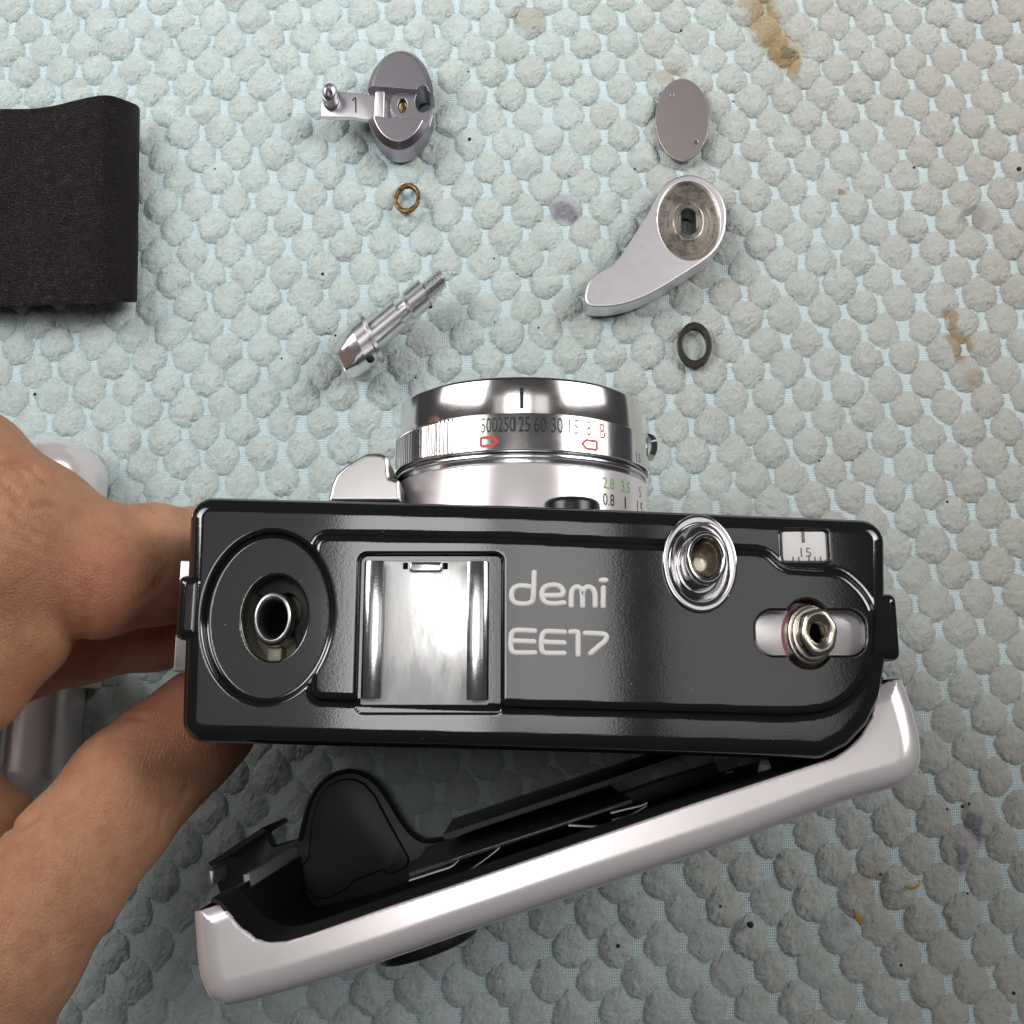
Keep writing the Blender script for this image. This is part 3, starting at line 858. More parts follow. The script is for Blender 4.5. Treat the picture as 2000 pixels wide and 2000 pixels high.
def lens_strokes(pts, px, y, mat, parent, r=.22, rx=20.55, rz=18.05, closed=True, name="arrow"):
    p0 = phi_at(px, y, rx, rz)
    pts = np.array(pts, float)
    if closed: pts = np.vstack([pts, pts[:1]])
    q = np.vstack([np.linspace(pts[i], pts[i + 1], 6) for i in range(len(pts) - 1)])
    ph = p0 + q[:, 0] / rx
    nrm = np.stack([np.sin(ph), 0 * ph, np.cos(ph)], 1)
    T = np.gradient(q, axis=0); T /= np.maximum(np.linalg.norm(T, axis=1), 1e-9)[:, None]
    R = []
    for sgn in (-1, 1):
        o_ = q + sgn * r * np.stack([-T[:, 1], T[:, 0]], 1)
        ph_ = p0 + o_[:, 0] / rx
        R.append(np.stack([LX + (rx + .04) * np.sin(ph_), y + o_[:, 1], LZc + (rz + .04) * np.cos(ph_)], 1))
    build(name, rings_to_mesh(R, False), mat, parent, smooth=False)
ya = (Y1 + Y2) / 2 - 1.35
lens_strokes([(-1.25, -.65), (-1.25, .65), (.6, .65), (1.35, 0), (.6, -.65)], 955, ya, M['red'], spd)
lens_strokes([(1.25, -.65), (1.25, .65), (-.6, .65), (-1.35, 0), (-.6, -.65)], 1152, ya, M['red'], spd)
lens_strokes([(0, -1.6), (0, 1.6)], 1019, (Y0 + Y1) / 2 - .5, M['ink'], fr, .26, 19.8, 17.4, False, "index_line")
yg = yat(943, LZc + 14)
for txt, px, w in (("2.8", 1189, 2.3), ("3.5", 1222, 2.3), ("5", 1250, 1.0)):
    lens_text(txt, px, yg, w, 1.7, 20.2, 17.7, M['green'], lens)
for txt, px, w in (("0.8", 1189, 2.3), ("1", 1221, .3), ("1.5", 1250, 2.3)):
    lens_text(txt, px, yg - 2.5, w, 1.8, 20.2, 17.7, M['ink'], lens)
# aperture tab bent out at the side of the ring
q0 = P(1222, 843, 42)
path = np.array([P(1222, 843, 44), P(1248, 852, 42), P(1266, 850, 40), P(1276, 858, 39), P(1278, 874, 39), P(1274, 888, 39)])
path = catmull(path, 5, False)
w_ = np.linspace(.5, 1, len(path))
Rr = []
for i, p in enumerate(path):
    hh = 2.0
    tdir = path[min(i + 1, len(path) - 1)] - path[max(i - 1, 0)]; tdir /= np.linalg.norm(tdir)
    nn = np.array([-tdir[1], tdir[0], 0]) * .5
    Rr.append(np.array([p - nn, p - nn + [0, 0, -hh * 2], p + nn + [0, 0, -hh * 2], p + nn]))
build("aperture_tab", rings_to_mesh(Rr, True, True, True), M['chrome'], lens, sharp=35)
lens_text("1.5", 1247, (Y1 + Y2) / 2 - 1.5, 1.6, 1.4, 20.55, 18.05, M['cyan'], spd)

# silver bracket at the lens' side
bp = P2([(640, 980), (648, 944), (658, 924), (676, 908), (716, 884), (742, 884), (757, 890), (761, 932), (780, 937), (783, 980)], 54)
bp = fillet(bp, [0, .5, .4, .4, .6, .5, .6, .3, .2, 0], 4, True)
b_in = offset(bp, .2)
def brk(x, y, z): return np.maximum(rx_top(sd_poly(b_in, x, y) - .2, z, 54, .55), 30 - z)
lo = (bp[:, 0].min() - 1, bp[:, 1].min() - 1, 29); hi = (bp[:, 0].max() + 1, bp[:, 1].max() + 1, 55)
build("flash_bracket", solid(brk, lo, hi, .3), M['steel'], cam)
# black finder boss peeping over the front edge
fp = P(1118, 985, 66)
build("finder_boss", axis_lathe(fillet([(0, 3.9), (2.2, 3.9), (2.7, 3.3), (2.7, 0.0)], .5, 4), (fp[0], YB, 63.2), (0, 1, 0), 48, cap0=False, cap1=False), M['gloss_black'], cam)

# ---- swung-open back
DZ = 68.0
outer_px = [(1772, 1300), (1796, 1372), (1810, 1440), (1811, 1482), (1800, 1514), (1772, 1536), (1725, 1550), (1638, 1575), (1441, 1648), (1146, 1748), (1000, 1798), (900, 1832),
            (750, 1884), (579, 1938), (450, 1972), (425, 1970), (400, 1958), (384, 1930), (374, 1895), (360, 1768)]
inner_px = [(1772, 1300), (1724, 1320), (1716, 1346), (1703, 1402), (1680, 1438), (1655, 1462), (1628, 1480), (1343, 1573), (900, 1724), (764, 1769), (613, 1822), (560, 1838), (530, 1840),
            (504, 1834), (470, 1812), (442, 1780), (428, 1763), (410, 1756), (360, 1768)]
D_out = catmull(P2(outer_px, DZ), 3, False); D_in = P2(inner_px, DZ)
open_poly = np.vstack([D_in, [[-60, 60], [80, 60]]])
dl = P2([(360, 1768), (1772, 1300)], DZ)
dn = np.array([-(dl[1] - dl[0])[1], (dl[1] - dl[0])[0]]); dn /= np.linalg.norm(dn)
def door_f(x, y, z):
    do = sd_poly(D_out, x, y)
    # the rim slopes a little inwards to the body
    z = z - .13 * (np.clip(-((x - dl[0][0]) * dn[0] + (y - dl[0][1]) * dn[1]), -2, 14) - 6)
    d = rx_top(do, z, DZ, 3.6)
    d = smax(d, -rx_top(do + .9, z, DZ - 1.0, 2.8), .15)
    op = sd_poly(open_poly, x, y)
    d = smax(d, -np.maximum(op, 56 - z), .25)
    # free front edge
    ln = dl
    nx_, ny_ = -(ln[1] - ln[0])[1], (ln[1] - ln[0])[0]
    L_ = math.hypot(nx_, ny_)
    d = np.maximum(d, ((x - ln[0][0]) * nx_ + (y - ln[0][1]) * ny_) / L_ + 1.3)
    return d
lo = (D_out[:, 0].min() - 1, D_out[:, 1].min() - 1, 40.0); hi = (D_out[:, 0].max() + 1, D_out[:, 1].max() + 1, DZ + 2.5)
V, Q, N = solid(door_f, lo, hi, .32)
fc_ = V[Q].mean(1); fn_ = N[Q].mean(1)
inner_ = (sd_poly(D_out, fc_[:, 0], fc_[:, 1]) < -.62) & (fn_[:, 2] < .35)
def part_of(m_):
    u, inv = np.unique(Q[m_], return_inverse=True)
    return V[u], inv.reshape(-1, 4), N[u]
door = build("back_door", part_of(~inner_), M['silver'], cam)
build("inner_face", part_of(inner_), M['matt_black'], door)
tag(door, "silver camera back with black inside, hinged open behind the body")
# the black lining inside and the wall's lower part
wall = np.array(D_out)
w_out = np.vstack([catmull(wall, 4, False)])
def strip(pts, z0, z1, th):
    """standing wall of thickness th along an open outline"""
    T = np.gradient(pts, axis=0); T /= np.linalg.norm(T, axis=1)[:, None]
    nn = np.stack([-T[:, 1], T[:, 0]], 1)
    R = []
    for p, n_ in zip(pts, nn):
        a, b = p, p + n_ * th
        R.append(np.array([[a[0], a[1], z0], [b[0], b[1], z0], [b[0], b[1], z1], [a[0], a[1], z1]]))
    return rings_to_mesh(R, True, True, True)
sgn = -1 if area2(D_out) < 0 else 1
wo = w_out if area2(w_out) > 0 else w_out[::-1]
build("back_wall", strip(offset(wo, .02)[1:-1], TOP, 40.2, .85), M['silver'], door)
build("lining", strip(offset(wo, 1.1)[4:-4], TOP + .5, DZ - 4.2, .35), M['matt_black'], door)
lipc = catmull(D_in[1:-1], 4, False)
build('seal_lip', strip(lipc[::-1] if sgn > 0 else lipc, 58, DZ - .75, .45), M['matt_black'], door)
# bottom plate with its arched tongue
zb = 6.0
bott = P2([(470, 1772), (430, 1745), (412, 1695), (519, 1623), (530, 1655), (588, 1637), (596, 1600), (608, 1560), (628, 1530), (655, 1512), (685, 1506), (712, 1513), (738, 1532),
           (762, 1566), (783, 1600), (803, 1626), (830, 1642), (868, 1638), (880, 1655), (1100, 1590), (1300, 1520), (1400, 1490), (1405, 1530), (1100, 1640), (760, 1760), (620, 1790), (540, 1800)], zb)
bpl = fillet(bott, .5, 2, True)
build("bottom_plate", prism(bpl, TOP + .3, zb, .2), M['satin_black'], door)
tong = P2([(600, 1680), (604, 1640), (608, 1600), (620, 1562), (640, 1534), (664, 1522), (690, 1520), (712, 1530), (732, 1552), (760, 1605), (782, 1645), (800, 1678), (795, 1695), (770, 1706), (752, 1710),
           (750, 1700), (690, 1722), (676, 1738), (640, 1757), (614, 1755), (595, 1730), (586, 1690)], zb + .8)
build("tongue", prism(fillet(tong, .6, 3, True), zb - .5, zb + .8, .4), M['satin_black'], door)
rim = P2([(588, 1637), (596, 1600), (608, 1560), (628, 1530), (655, 1512), (685, 1506), (712, 1513), (738, 1532), (762, 1566), (783, 1600), (803, 1626), (830, 1642), (868, 1638)], zb)
build("tongue_rim", sweep(np.column_stack([catmull(rim, 4, False), np.full(12 * 4 + 1, zb + .3)]), .45, 8, 1.6), M['satin_black'], door)
# end wall of the cassette bay
e0, e1 = P(412, 1693, 20), P(519, 1623, 20)
build("end_baffle", strip(np.linspace(e0[:2], e1[:2], 6), TOP + .5, 20, .8), M['matt_black'], door)
e0, e1 = P(409, 1700, 22), P(414, 1728, 22)
build("end_catch", prism(rrect(e0[0] - .2, e1[1], e0[0] + .7, e0[1], .2), 14, 22, .2), M['satin_alu'], door)
# pressure plate standing in front of the lining, with its leaf springs
p0, p1 = P(785, 1690, 52), P(1275, 1535, 52)
dd = (p1 - p0) / np.linalg.norm(p1 - p0); nn = np.array([-dd[1], dd[0], 0])
q0, q1 = P(868, 1640, 30), P(1340, 1482, 30)
build("light_baffle", strip(np.linspace(q0[:2], q1[:2], 12), TOP + .5, 30, .8), M['satin_black'], door)
q0, q1 = P(800, 1712, 46), P(1235, 1568, 46)
pp = build("pressure_plate", strip(np.linspace(q0[:2], q1[:2], 12), 14, 46, .5), M['satin_black'], door)
q0, q1 = P(870, 1683, 46.5), P(1222, 1569, 46.5)
build("plate_edge", sweep(np.linspace(q0, q1, 12), .13, 6), M['chrome_worn'], pp)
for pts in ([(798, 1722), (850, 1705), (880, 1695), (895, 1682)], [(1192, 1590), (1225, 1582), (1250, 1576), (1264, 1570)], [(905, 1710), (950, 1678), (975, 1658)], [(1110, 1614), (1150, 1616), (1195, 1616)], [(1195, 1604), (1230, 1594), (1262, 1576)]):
    q = catmull(np.array([P(a, b, 48) for a, b in pts]), 5, False)
    T = np.gradient(q, axis=0); 
    R = [np.array([p, p + [0, 0, -2.2], p + [.12, .25, -2.2], p + [.12, .25, 0]]) for p in q]
    build("leaf_spring", rings_to_mesh(R, True, True, True), M['steel'], pp)
q = P(1496, 1507, 58)
build("hinge_roller", axis_lathe(fillet([(0, .8), (2.4, .9), (3.0, .6)], .3, 3), (q[0], q[1] - 1.2, 56), (0, .8, .6), 20), M['beige'], door)
q = P(1425, 1511, 56)
build("hinge_pin", axis_lathe([(0, .3), (1.2, .3)], (q[0], q[1], 54), (.7, .2, .6), 12), M['steel'], door)
# window boss under the back
q = P(830, 1868, 40)
build("film_window", axis_lathe(fillet([(0, 7.5), (1.3, 7.5), (1.6, 6.8), (1.6, 4)], .3, 3), (q[0] + .2, q[1] + 2.6, 40), (.30, -.95, 0), 48), M['gloss_black'], door)
# ------------------------------------------------------------------ loose parts laid out on the cloth
# black covering strip
cols = [(-260, 214, 600, 7), (-150, 214, 600, 7), (-60, 214, 599, 7.2), (0, 213, 597, 7.5), (60, 212, 595, 8), (100, 207, 593, 9), (140, 199, 591, 10.2), (175, 190, 590, 11), (200, 186, 589, 11),
        (222, 188, 588, 10.2), (240, 194, 588, 8.8), (256, 200, 588, 7), (267, 205, 588, 5.2), (271, 209, 588, 4.2)]
NYs = 30; R = []
top, bot = [], []
for (px, y0, y1, z) in cols:
    a, b = P(px, y0, z), P(px - (5 if px > 200 else 0) * 1.0, y1, z)
    top.append((a, b))
tt = np.array([np.concatenate(q) for q in top]); tt = catmull(tt, 4, False)
V, F = [], []
n = len(tt)
for L_, dz in ((0, 0.0), (1, -.7)):
    for i in range(n):
        a, b = tt[i, :3], tt[i, 3:]
        for j in range(NYs):
            t = j / (NYs - 1)
            p = a * (1 - t) + b * t
            p = p + [0, 0, dz + .25 * mnoise.noise(Vector((p[0] * .15, p[1] * .15, 5)))]
            V.append(p)
V = np.array(V); m = n * NYs
for i in range(n - 1):
    for j in range(NYs - 1):
        a = i * NYs + j
        F.append([a, a + 1, a + NYs + 1, a + NYs]); F.append([m + a, m + a + NYs, m + a + NYs + 1, m + a + 1])
for i in range(n - 1):
    for j in (0, NYs - 1):
        a = i * NYs + j; F.append([a, a + NYs, m + a + NYs, m + a] if j == 0 else [a, m + a, m + a + NYs, a + NYs])
for j in range(NYs - 1):
    for i in (0, n - 1):
        a = i * NYs + j; F.append([a, m + a, m + a + 1, a + 1] if i == 0 else [a, a + 1, m + a + 1, m + a])
o = build("leatherette_strip", (V, F), M['leather'], sharp=60)
tag(o, "black leather-grain covering strip curling up on the cloth", "leatherette")

# rewind knob with fold-out crank
kn = empty("rewind_crank", P(786, 205, TOP), "grey slotted rewind knob with its little crank arm folded out", "knob")
KT = 8.4
ek = ELL(781, 196, 66, 97, KT - 1.5)
kx, ky = ek[0], ek[1]
sl = -.085
E_boss = ELL(786, 206, 24, 27, KT - 2); E_not = ELL(826, 199, 15, 21, KT - 2)
q_t, q_b = P(781, 172, KT)[1], P(781, 230, KT)[1]
def knob_f(x, y, z):
    e_ = sd_ell(ek, x, y)
    # drum with a wide chamfer
    d = np.maximum(e_, z - KT)
    d = smax(d, (e_ + (z - (KT - 1.3)) * .95) * .72, .12)
    d = np.maximum(d, TOP + .1 - z)
    yy = y + sl * (kx - x)
    ch = np.maximum(np.maximum(yy - q_t, q_b - yy), (KT - 2.6) - z)
    d = smax(d, -ch, .10)
    d = smin(d, np.maximum(sd_ell(E_boss, x, y), z - (KT - 1.7)), .1)
    blk = np.maximum(np.maximum(E_boss[0] - x, x - (kx + ek[2] * .92)), np.maximum(np.maximum(yy - q_t - .2, q_b - yy - .2), z - (KT - 1.7)))
    d = np.minimum(d, np.maximum(blk, e_ + .15))
    nt = np.minimum(sd_ell(E_not, x, y), np.maximum(np.maximum(E_not[0] - x, np.abs(y - E_not[1] + .3) - 1.7), -50))
    d = smax(d, -nt, .15)
    hs = ELL(786, 206, 9, 14, KT - 1.7)
    d = smax(d, -np.maximum(sd_ell(hs, x, y), (KT - 3.4) - z), .12)
    return d
VF = solid(knob_f, (kx - ek[2] - .6, ky - ek[3] - .6, TOP - .2), (kx + ek[2] + .6, ky + ek[3] + .6, KT + .4), .14)
V, Q, N = VF
fz = N[Q][:, :, 2].mean(1); cz = V[Q][:, :, 2].mean(1); ce = V[Q].mean(1)
msk = (fz > .30) & (fz < .93) & (cz > KT - 2.6) & (sd_ell(ek, ce[:, 0], ce[:, 1]) > -2.2)  # chamfer faces, split off to be coloured darker
def subset(m_):
    u, inv = np.unique(Q[m_], return_inverse=True)
    return V[u], inv.reshape(-1, 4), N[u]
build("drum", subset(~msk), M['grey_alu'], kn)
build("bevel", subset(msk), M['dark_alu_and_reflection'], kn)  # darker colour paints the dark room's reflection into the chamfer
hs = ELL(786, 206, 8.5, 13, KT - 1.7)
scw = build("screw", lathe([(1.05, KT - 3.2), (.9, KT - 2.6), (0, KT - 2.5)], hs[:2], hs[2], hs[3], 24), M['screw'], kn)
a, b = P(731, 232, KT - .5), P(752, 178, KT - .5)
build("hinge_block", prism(rrect(a[0], a[1], b[0], b[1], .5), KT - 2.6, KT - .25, .3), M['satin_alu'], kn)
arm_px = [(732, 186), (700, 182), (664, 178), (640, 183), (628, 196), (626, 228), (662, 229), (690, 229), (714, 234), (733, 233)]
arm = build("crank_arm", prism(fillet(P2(arm_px, KT - 1), .6, 3, True), KT - 2.0, KT - 1.0, .22), M['satin_alu'], kn)
q = P2([(689, 196), (694, 191), (695, 205), (695, 219)], KT - 1)
build("figure", sweep(np.column_stack([catmull(q, 4, False), np.full(13, KT - 1.0)]), .16, 6, .3), M['ink'], arm)
eh = ELL(648, 196, 17, 20, KT - 1)
hd = [(1.22, KT - 1.2), (1.22, KT - .6), (1.05, KT - .3), (1.0, KT + .3), (1.08, KT + .4), (1.05, KT + .6), (1.05, KT + 1.5), (1.0, KT + 1.75), (.86, KT + 1.8), (.76, KT + 1.6), (.4, KT + 1.4), (0.0, KT + 1.5)]
build("crank_handle", lathe(fillet(hd, .1, 2), eh[:2], eh[2] * .82, eh[3] * .9, 40), M['dark_alu_and_reflection'], arm)

def washer(name, px, py, rx, ry, inner, z0, h, mat, label, tilt=(0, 0), rough=.0):
    e = ELL(px, py, rx, ry, z0 + h)
    prof = fillet([(inner, z0), (inner, z0 + h), (1.0, z0 + h), (1.0, z0), (inner, z0)], h * .3, 3)
    V, F = lathe(prof, e[:2], e[2], e[3], 56)
    V[:, 2] += (V[:, 0] - e[0]) * tilt[0] + (V[:, 1] - e[1]) * tilt[1]
    if rough:
        for v in V:
            d = mnoise.noise(Vector(v) * 1.3) * rough; v[0] += d; v[1] += d * .7
    V[:, 2] += TOP - .15 - V[:, 2].min()
    o_ = build(name, (V, F), mat, sharp=None); tag(o_, label, "washer"); return o_
washer("brass_washer", 795, 387, 26, 30, .74, TOP, 1.0, M['brass'], "small tarnished brass washer below the rewind knob", (.16, -.1), .12)
washer("black_washer", 1357, 673, 33.5, 44, .68, TOP, .9, M['black_ring'], "blackened oval-looking washer beside the lens, below the wind lever", (.05, .03), .05)

# thin cover disc, leaning
e = ELL(1335, 224, 52, 80, 5)
def disc_solid(x, y, z):
    d = np.maximum(sd_ell((0, 0, e[2], e[3]), x, y), np.abs(z) - .35)
    h1 = np.hypot((x + 2.3 * .82) / .8, y - 5.9) - .33
    h2 = np.hypot((x - 2.85 * .95) / .75, y + 5.6) - .5
    d = smax(d, -np.maximum(h1, .05 - z), .08)
    return smax(d, -h2, .08)
V, Q, N = solid(disc_solid, (-e[2] - .5, -e[3] - .5, -.7), (e[2] + .5, e[3] + .5, .7), .16)
ta = math.radians(-9); c_, s_ = math.cos(ta), math.sin(ta)
rot = lambda A: np.stack([A[:, 0] * c_ + A[:, 2] * s_, A[:, 1], -A[:, 0] * s_ + A[:, 2] * c_], 1)
V = rot(V); N = rot(N)
V += np.array([e[0], e[1], TOP - .2 - V[:, 2].min()])
disc = build("cover_disc", (V, Q, N), M['pink_alu'])
tag(disc, "thin brownish-grey metal disc with two pin holes, leaning on the cloth", "disc")

# wind lever
lv = empty("wind_lever", P(1280, 470, TOP), "curved silver film wind lever with a round brown-grey bushing", "lever")
lc = [(760, 727), (690, 733), (620, 765), (575, 815), (545, 870), (515, 930), (480, 985), (420, 1080), (360, 1175), (300, 1243), (250, 1276), (195, 1308), (150, 1360), (130, 1420), (128, 1465),
      (150, 1498), (200, 1508), (300, 1503), (400, 1480), (520, 1430), (640, 1360), (760, 1285), (850, 1222), (910, 1160), (950, 1080), (965, 980), (955, 900), (925, 835), (870, 775), (820, 742)]
LT = 7.0
lev = catmull(P2([(1100 + a / 3.019, 100 + b / 3.019) for a, b in lc], LT), 3)
E_rc = ELL(1345.8, 430, 61, 77, LT)
def lever_f(x, y, z):
    d = rx_top(sd_poly(lev, x, y), z, LT, .45)
    d = np.maximum(d, TOP + .1 - z)
    return smax(d, -sd_ell(E_rc, x, y), .15)
VF = solid(lever_f, (lev[:, 0].min() - .6, lev[:, 1].min() - .6, TOP - .3), (lev[:, 0].max() + .6, lev[:, 1].max() + .6, LT + .5), .2)
build("arm", VF, M['satin_alu'], lv)
# bushing: stepped rings with a double-D hole
nb = 72
t = np.linspace(0, 2 * np.pi, nb, endpoint=False)
hr = np.minimum(1.0, .70 / np.maximum(np.abs(np.cos(t)), 1e-6))
def bring(k_, z, dd_=0): 
    kk = np.full(nb, k_) if not dd_ else k_ * hr
    return np.stack([E_rc[0] + E_rc[2] * kk * np.cos(t), E_rc[1] + E_rc[3] * kk * np.sin(t), np.full(nb, z)], 1)
zz_ = LT - .75
R = [bring(1.01, TOP + .3), bring(1.01, zz_), bring(.97, zz_), bring(.955, zz_ - .12), bring(.93, zz_ - .12), bring(.92, zz_), bring(.70, zz_), bring(.69, zz_ - .06), bring(.52, zz_ - .06), bring(.51, zz_ - .1), bring(.49, zz_ - .1), bring(.475, zz_ + .22),
     bring(.46, zz_ + .25), bring(.40, zz_ + .25), bring(.345, zz_ + .25, 1), bring(.33, zz_ + .15, 1), bring(.33, TOP + .3, 1)]
g = G("turned_nickel")
rad = g.vmath('LENGTH', g.vmath('MULTIPLY', g.vmath('SUBTRACT', g.pos, (E_rc[0], E_rc[1], 0)), (1 / .75, 1.0, 0)), (0, 0, 0))
cmb = g.N.new("ShaderNodeCombineXYZ"); g.L.new(rad, cmb.inputs[0])
lines = g.noise(5.5, 3, .7, cmb.outputs[0])
smd = g.ramp(g.noise(.45, 4, .6), [(.42, 0), (.66, 1)])
g.set(col=g.mix(smd, (.56, .51, .46), (.40, .34, .29)), metal=1.0, rough=g.math('ADD', .24, g.math('MULTIPLY', smd, .16)), normal=g.bump(lines, .03))
build("bushing", rings_to_mesh(R), g.m, lv, sharp=14)

# chrome rewind spindle
sp = empty("rewind_spindle", P(760, 630, TOP), "chrome stepped spindle with a threaded end lying beside the lens", "spindle")
za = 7.6
o0 = P(664, 712, za); o1 = P(866, 541, za)
dv = (o1 - o0); dv[0] /= SX; Ls = np.linalg.norm(dv)
def sec(t0, t1, prof, name, mat, **kw):
    pr = [(t0 * Ls + (t1 - t0) * Ls * a, r * 1.3) for a, r in prof]
    return build(name, axis_lathe(fillet(pr, .18, 3), o0, dv, 48, True, True, SX, **kw), mat, sp, sharp=38)
def hexflats(t, r, th):
    k_ = np.clip((t - .02 * Ls) / (.17 * Ls), 0, 1)
    rr = 4.1 + .85 * k_
    apo = 3.2 + 1.95 * k_
    a_ = np.mod(th + .35, math.pi / 3) - math.pi / 6
    return np.minimum(np.minimum(rr, r), apo / np.cos(a_))
sec(0, .19, [(0, 2.3), (.03, 2.9), (.10, 3.6), (.3, 3.8), (.6, 3.8), (1.0, 3.8)], "fork_head", M['spindle'], flats=hexflats)
sec(.19, .295, [(0, 3.75), (1, 3.75)], "head", M['spindle'])
sec(.285, .312, [(0, 4.35), (1, 4.35)], "collar", M['spindle'])
sec(.312, .56, [(0, 2.5), (1, 2.5)], "shaft", M['spindle'])
sec(.555, .66, [(0, 1.7), (.75, 1.7), (1, 2.3)], "neck", M['spindle'])
sec(.66, .81, [(0, 2.45), (1, 2.45)], "shoulder", M['spindle'])
th = [(0, 1.3)]
for k_ in range(9): th += [((k_ + .15) / 9.2, 1.3), ((k_ + .4) / 9.2, 1.72), ((k_ + .6) / 9.2, 1.72), ((k_ + .85) / 9.2, 1.3)]
th += [(1.0, 1.3)]
pr = [(.80 * Ls + .195 * Ls * a, r * 1.25) for a, r in th]
build("thread", axis_lathe(pr, o0, dv, 36, True, True, SX), M['spindle'], sp, sharp=60)
q = P(722, 699, za + 2.6)
build("cross_pin", axis_lathe([(0, .8), (.5, .8), (.65, .5)], (q[0], q[1], za + 2.3), (.4, -.62, .75), 16), M['ink'], sp)
q = P(838, 591, za)
build("key_peg", axis_lathe([(0, .45), (1.2, .45), (1.4, .2)], (q[0] - .3, q[1] + .3, za - .5), (.45, -.8, -.2), 12), M['black_ring'], sp)

# silver shell half hidden under the hand
sh = empty("camera_shell", P(40, 1200, TOP), "silver rounded camera shell lying under the hand at the frame edge", "camera shell")
c0, c1 = P(-330, 1590, 10), P(186, 851, 10)
def shell_f(x, y, z):
    d = sd_rect(c0[0], c0[1], c1[0], c1[1], 7.5, x / 1.0, y)
    f = rx_top(d, z, 17.5, 11.0)
    f = np.maximum(f, TOP - .1 - z)
    # raised inner field beyond a coved step
    inn = rx_top(sd_rect(c0[0] + 4, c0[1] + 4, c1[0] - 8.0, c1[1] - 1.5, 5.5, x, y), z, 20.5, 3.0)
    f = smin(f, inn, 1.2)
    # lower stretch cut back
    cutq = P(-20, 1270, 12)
    cut = np.maximum(np.maximum(P(128, 1400, 12)[0] - x, y - P(0, 1282, 12)[1]), -50)
    return smax(f, -cut, 2.5)
VF = solid(shell_f, (c0[0] - 1, c0[1] - 1, TOP - .6), (c1[0] + 1, c1[1] + 1, 22), .5)
build("shell", VF, M['silver'], sh)
a, b = P(92, 1342, 14), P(152, 1284, 14)
build("tape_pad", prism(rrect(a[0], a[1], b[0], b[1], .4), TOP + .2, 14, .4), M['beige'], sh)

# scraps on the cloth
pth = catmull(np.array([P(1769, 1732, 3.6), P(1778, 1735, 3.9), P(1788, 1733, 3.9), P(1795, 1728, 3.8), P(1797, 1721, 3.5)]), 5, False)
o = build("fibre", sweep(pth, .22, 6, .6), M['amber']); tag(o, "short curved amber fibre on the grey cloth below the camera back", "fibre")
fl = P2([(1666, 1775), (1674, 1778), (1682, 1792), (1685, 1806), (1680, 1808), (1672, 1795)], 3.4)
o = build("scrap_flake", prism(fl, 3.0, 3.5, .1), M['amber']); tag(o, "amber-brown flake on the cloth below the camera back", "flake")
parts = []
specks = [(1465, 1806, 1.1), (1207, 1848, .7), (1407, 1770, .5), (1880, 1575, .6), (1893, 1570, .5), (1850, 1580, .4), (1990, 330, .9), (1785, 327, .5), (1432, 198, .4), (1720, 1708, .5),
          (630, 535, .6), (655, 655, .5), (915, 140, .4), (965, 505, .4), (1052, 640, .4), (1010, 535, .35), (1890, 1745, .4), (1980, 1940, .6), (1760, 1885, .5), (812, 738, .4), (917, 272, .7), (68, 770, .6), (1240, 330, .4), (1160, 560, .35), (1600, 900, .45), (1850, 980, .5), (1330, 60, .5), (550, 700, .4), (420, 330, .35)]
for i, (px, py, r) in enumerate(specks):
    c = P(px, py, 3.2)
    d = [(r * .5 * (1 + .4 * math.sin(i + 1.7 * a)), z) for a, z in ((0, -.3), (1, 0), (2, .3))]
    parts.append(axis_lathe([(-r * .5, r * .25), (-r * .1, r * .55), (r * .3, r * .5), (r * .55, r * .2)], c, (math.cos(i), math.sin(i * 2), .3), 7))
o = build("dust_grains", merge(*parts), M['soot']); tag(o, "scattered black specks of dirt on the cloth", "dirt", kind="stuff")

# ------------------------------------------------------------------ the hand
def node(px, py, z, r_px):
    c = P(px, py, z); return np.array([c[0] / SX, c[1], c[2], r_px * depth_at(px, py, z) / FPX])
chains = [
    # index finger: knuckle near the lens, end joint pressing on the body's end wall
    [node(-200, 1330, 56, 200), node(-60, 1290, 62, 150), node(28, 1195, 61, 146), node(15, 1060, 63, 172), node(80, 1062, 62, 152), node(195, 1113, 59, 128), node(300, 1102, 52, 114), node(395, 1105, 44, 110), node(452, 1110, 40, 90)],
    [node(20, 1060, 66, 168), node(-60, 960, 66, 160), node(-200, 900, 62, 170)],
    # middle finger behind it
    [node(-60, 1290, 40, 120), node(160, 1240, 33, 92), node(300, 1222, 30, 84), node(420, 1215, 28, 80), node(470, 1215, 28, 66)],
    # thumb along the back
    [node(-260, 2120, 56, 290), node(-90, 1980, 58, 235), node(25, 1835, 58, 178), node(129, 1702, 56, 150), node(236, 1566, 52, 141), node(310, 1492, 48, 124), node(380, 1432, 45, 116), node(425, 1402, 42, 106)],
    # heel and palm out of frame
    [node(-260, 2120, 56, 290), node(-420, 1800, 50, 330), node(-420, 1500, 52, 300), node(-200, 1330, 56, 200)],
    [node(-420, 1500, 52, 300), node(-200, 1120, 58, 200)],
    # curled ring finger under the thumb's root
    [node(-200, 1560, 34, 110), node(-40, 1590, 34, 78), node(18, 1602, 34, 62)],
]
blend = [4.0, 4.5, 2.0, 4.0, 8.0, 8.0, 2.0]
def cone_seg(x, y, z, a, b):
    ab = b[:3] - a[:3]; l2 = (ab ** 2).sum()
    t_ = np.clip(((x - a[0]) * ab[0] + (y - a[1]) * ab[1] + (z - a[2]) * ab[2]) / l2, 0, 1)
    d2 = (x - a[0] - ab[0] * t_) ** 2 + (y - a[1] - ab[1] * t_) ** 2 + (z - a[2] - ab[2] * t_) ** 2
    t2 = t_ * t_ * (3 - 2 * t_)
    return np.sqrt(d2) - (a[3] + (b[3] - a[3]) * t2)
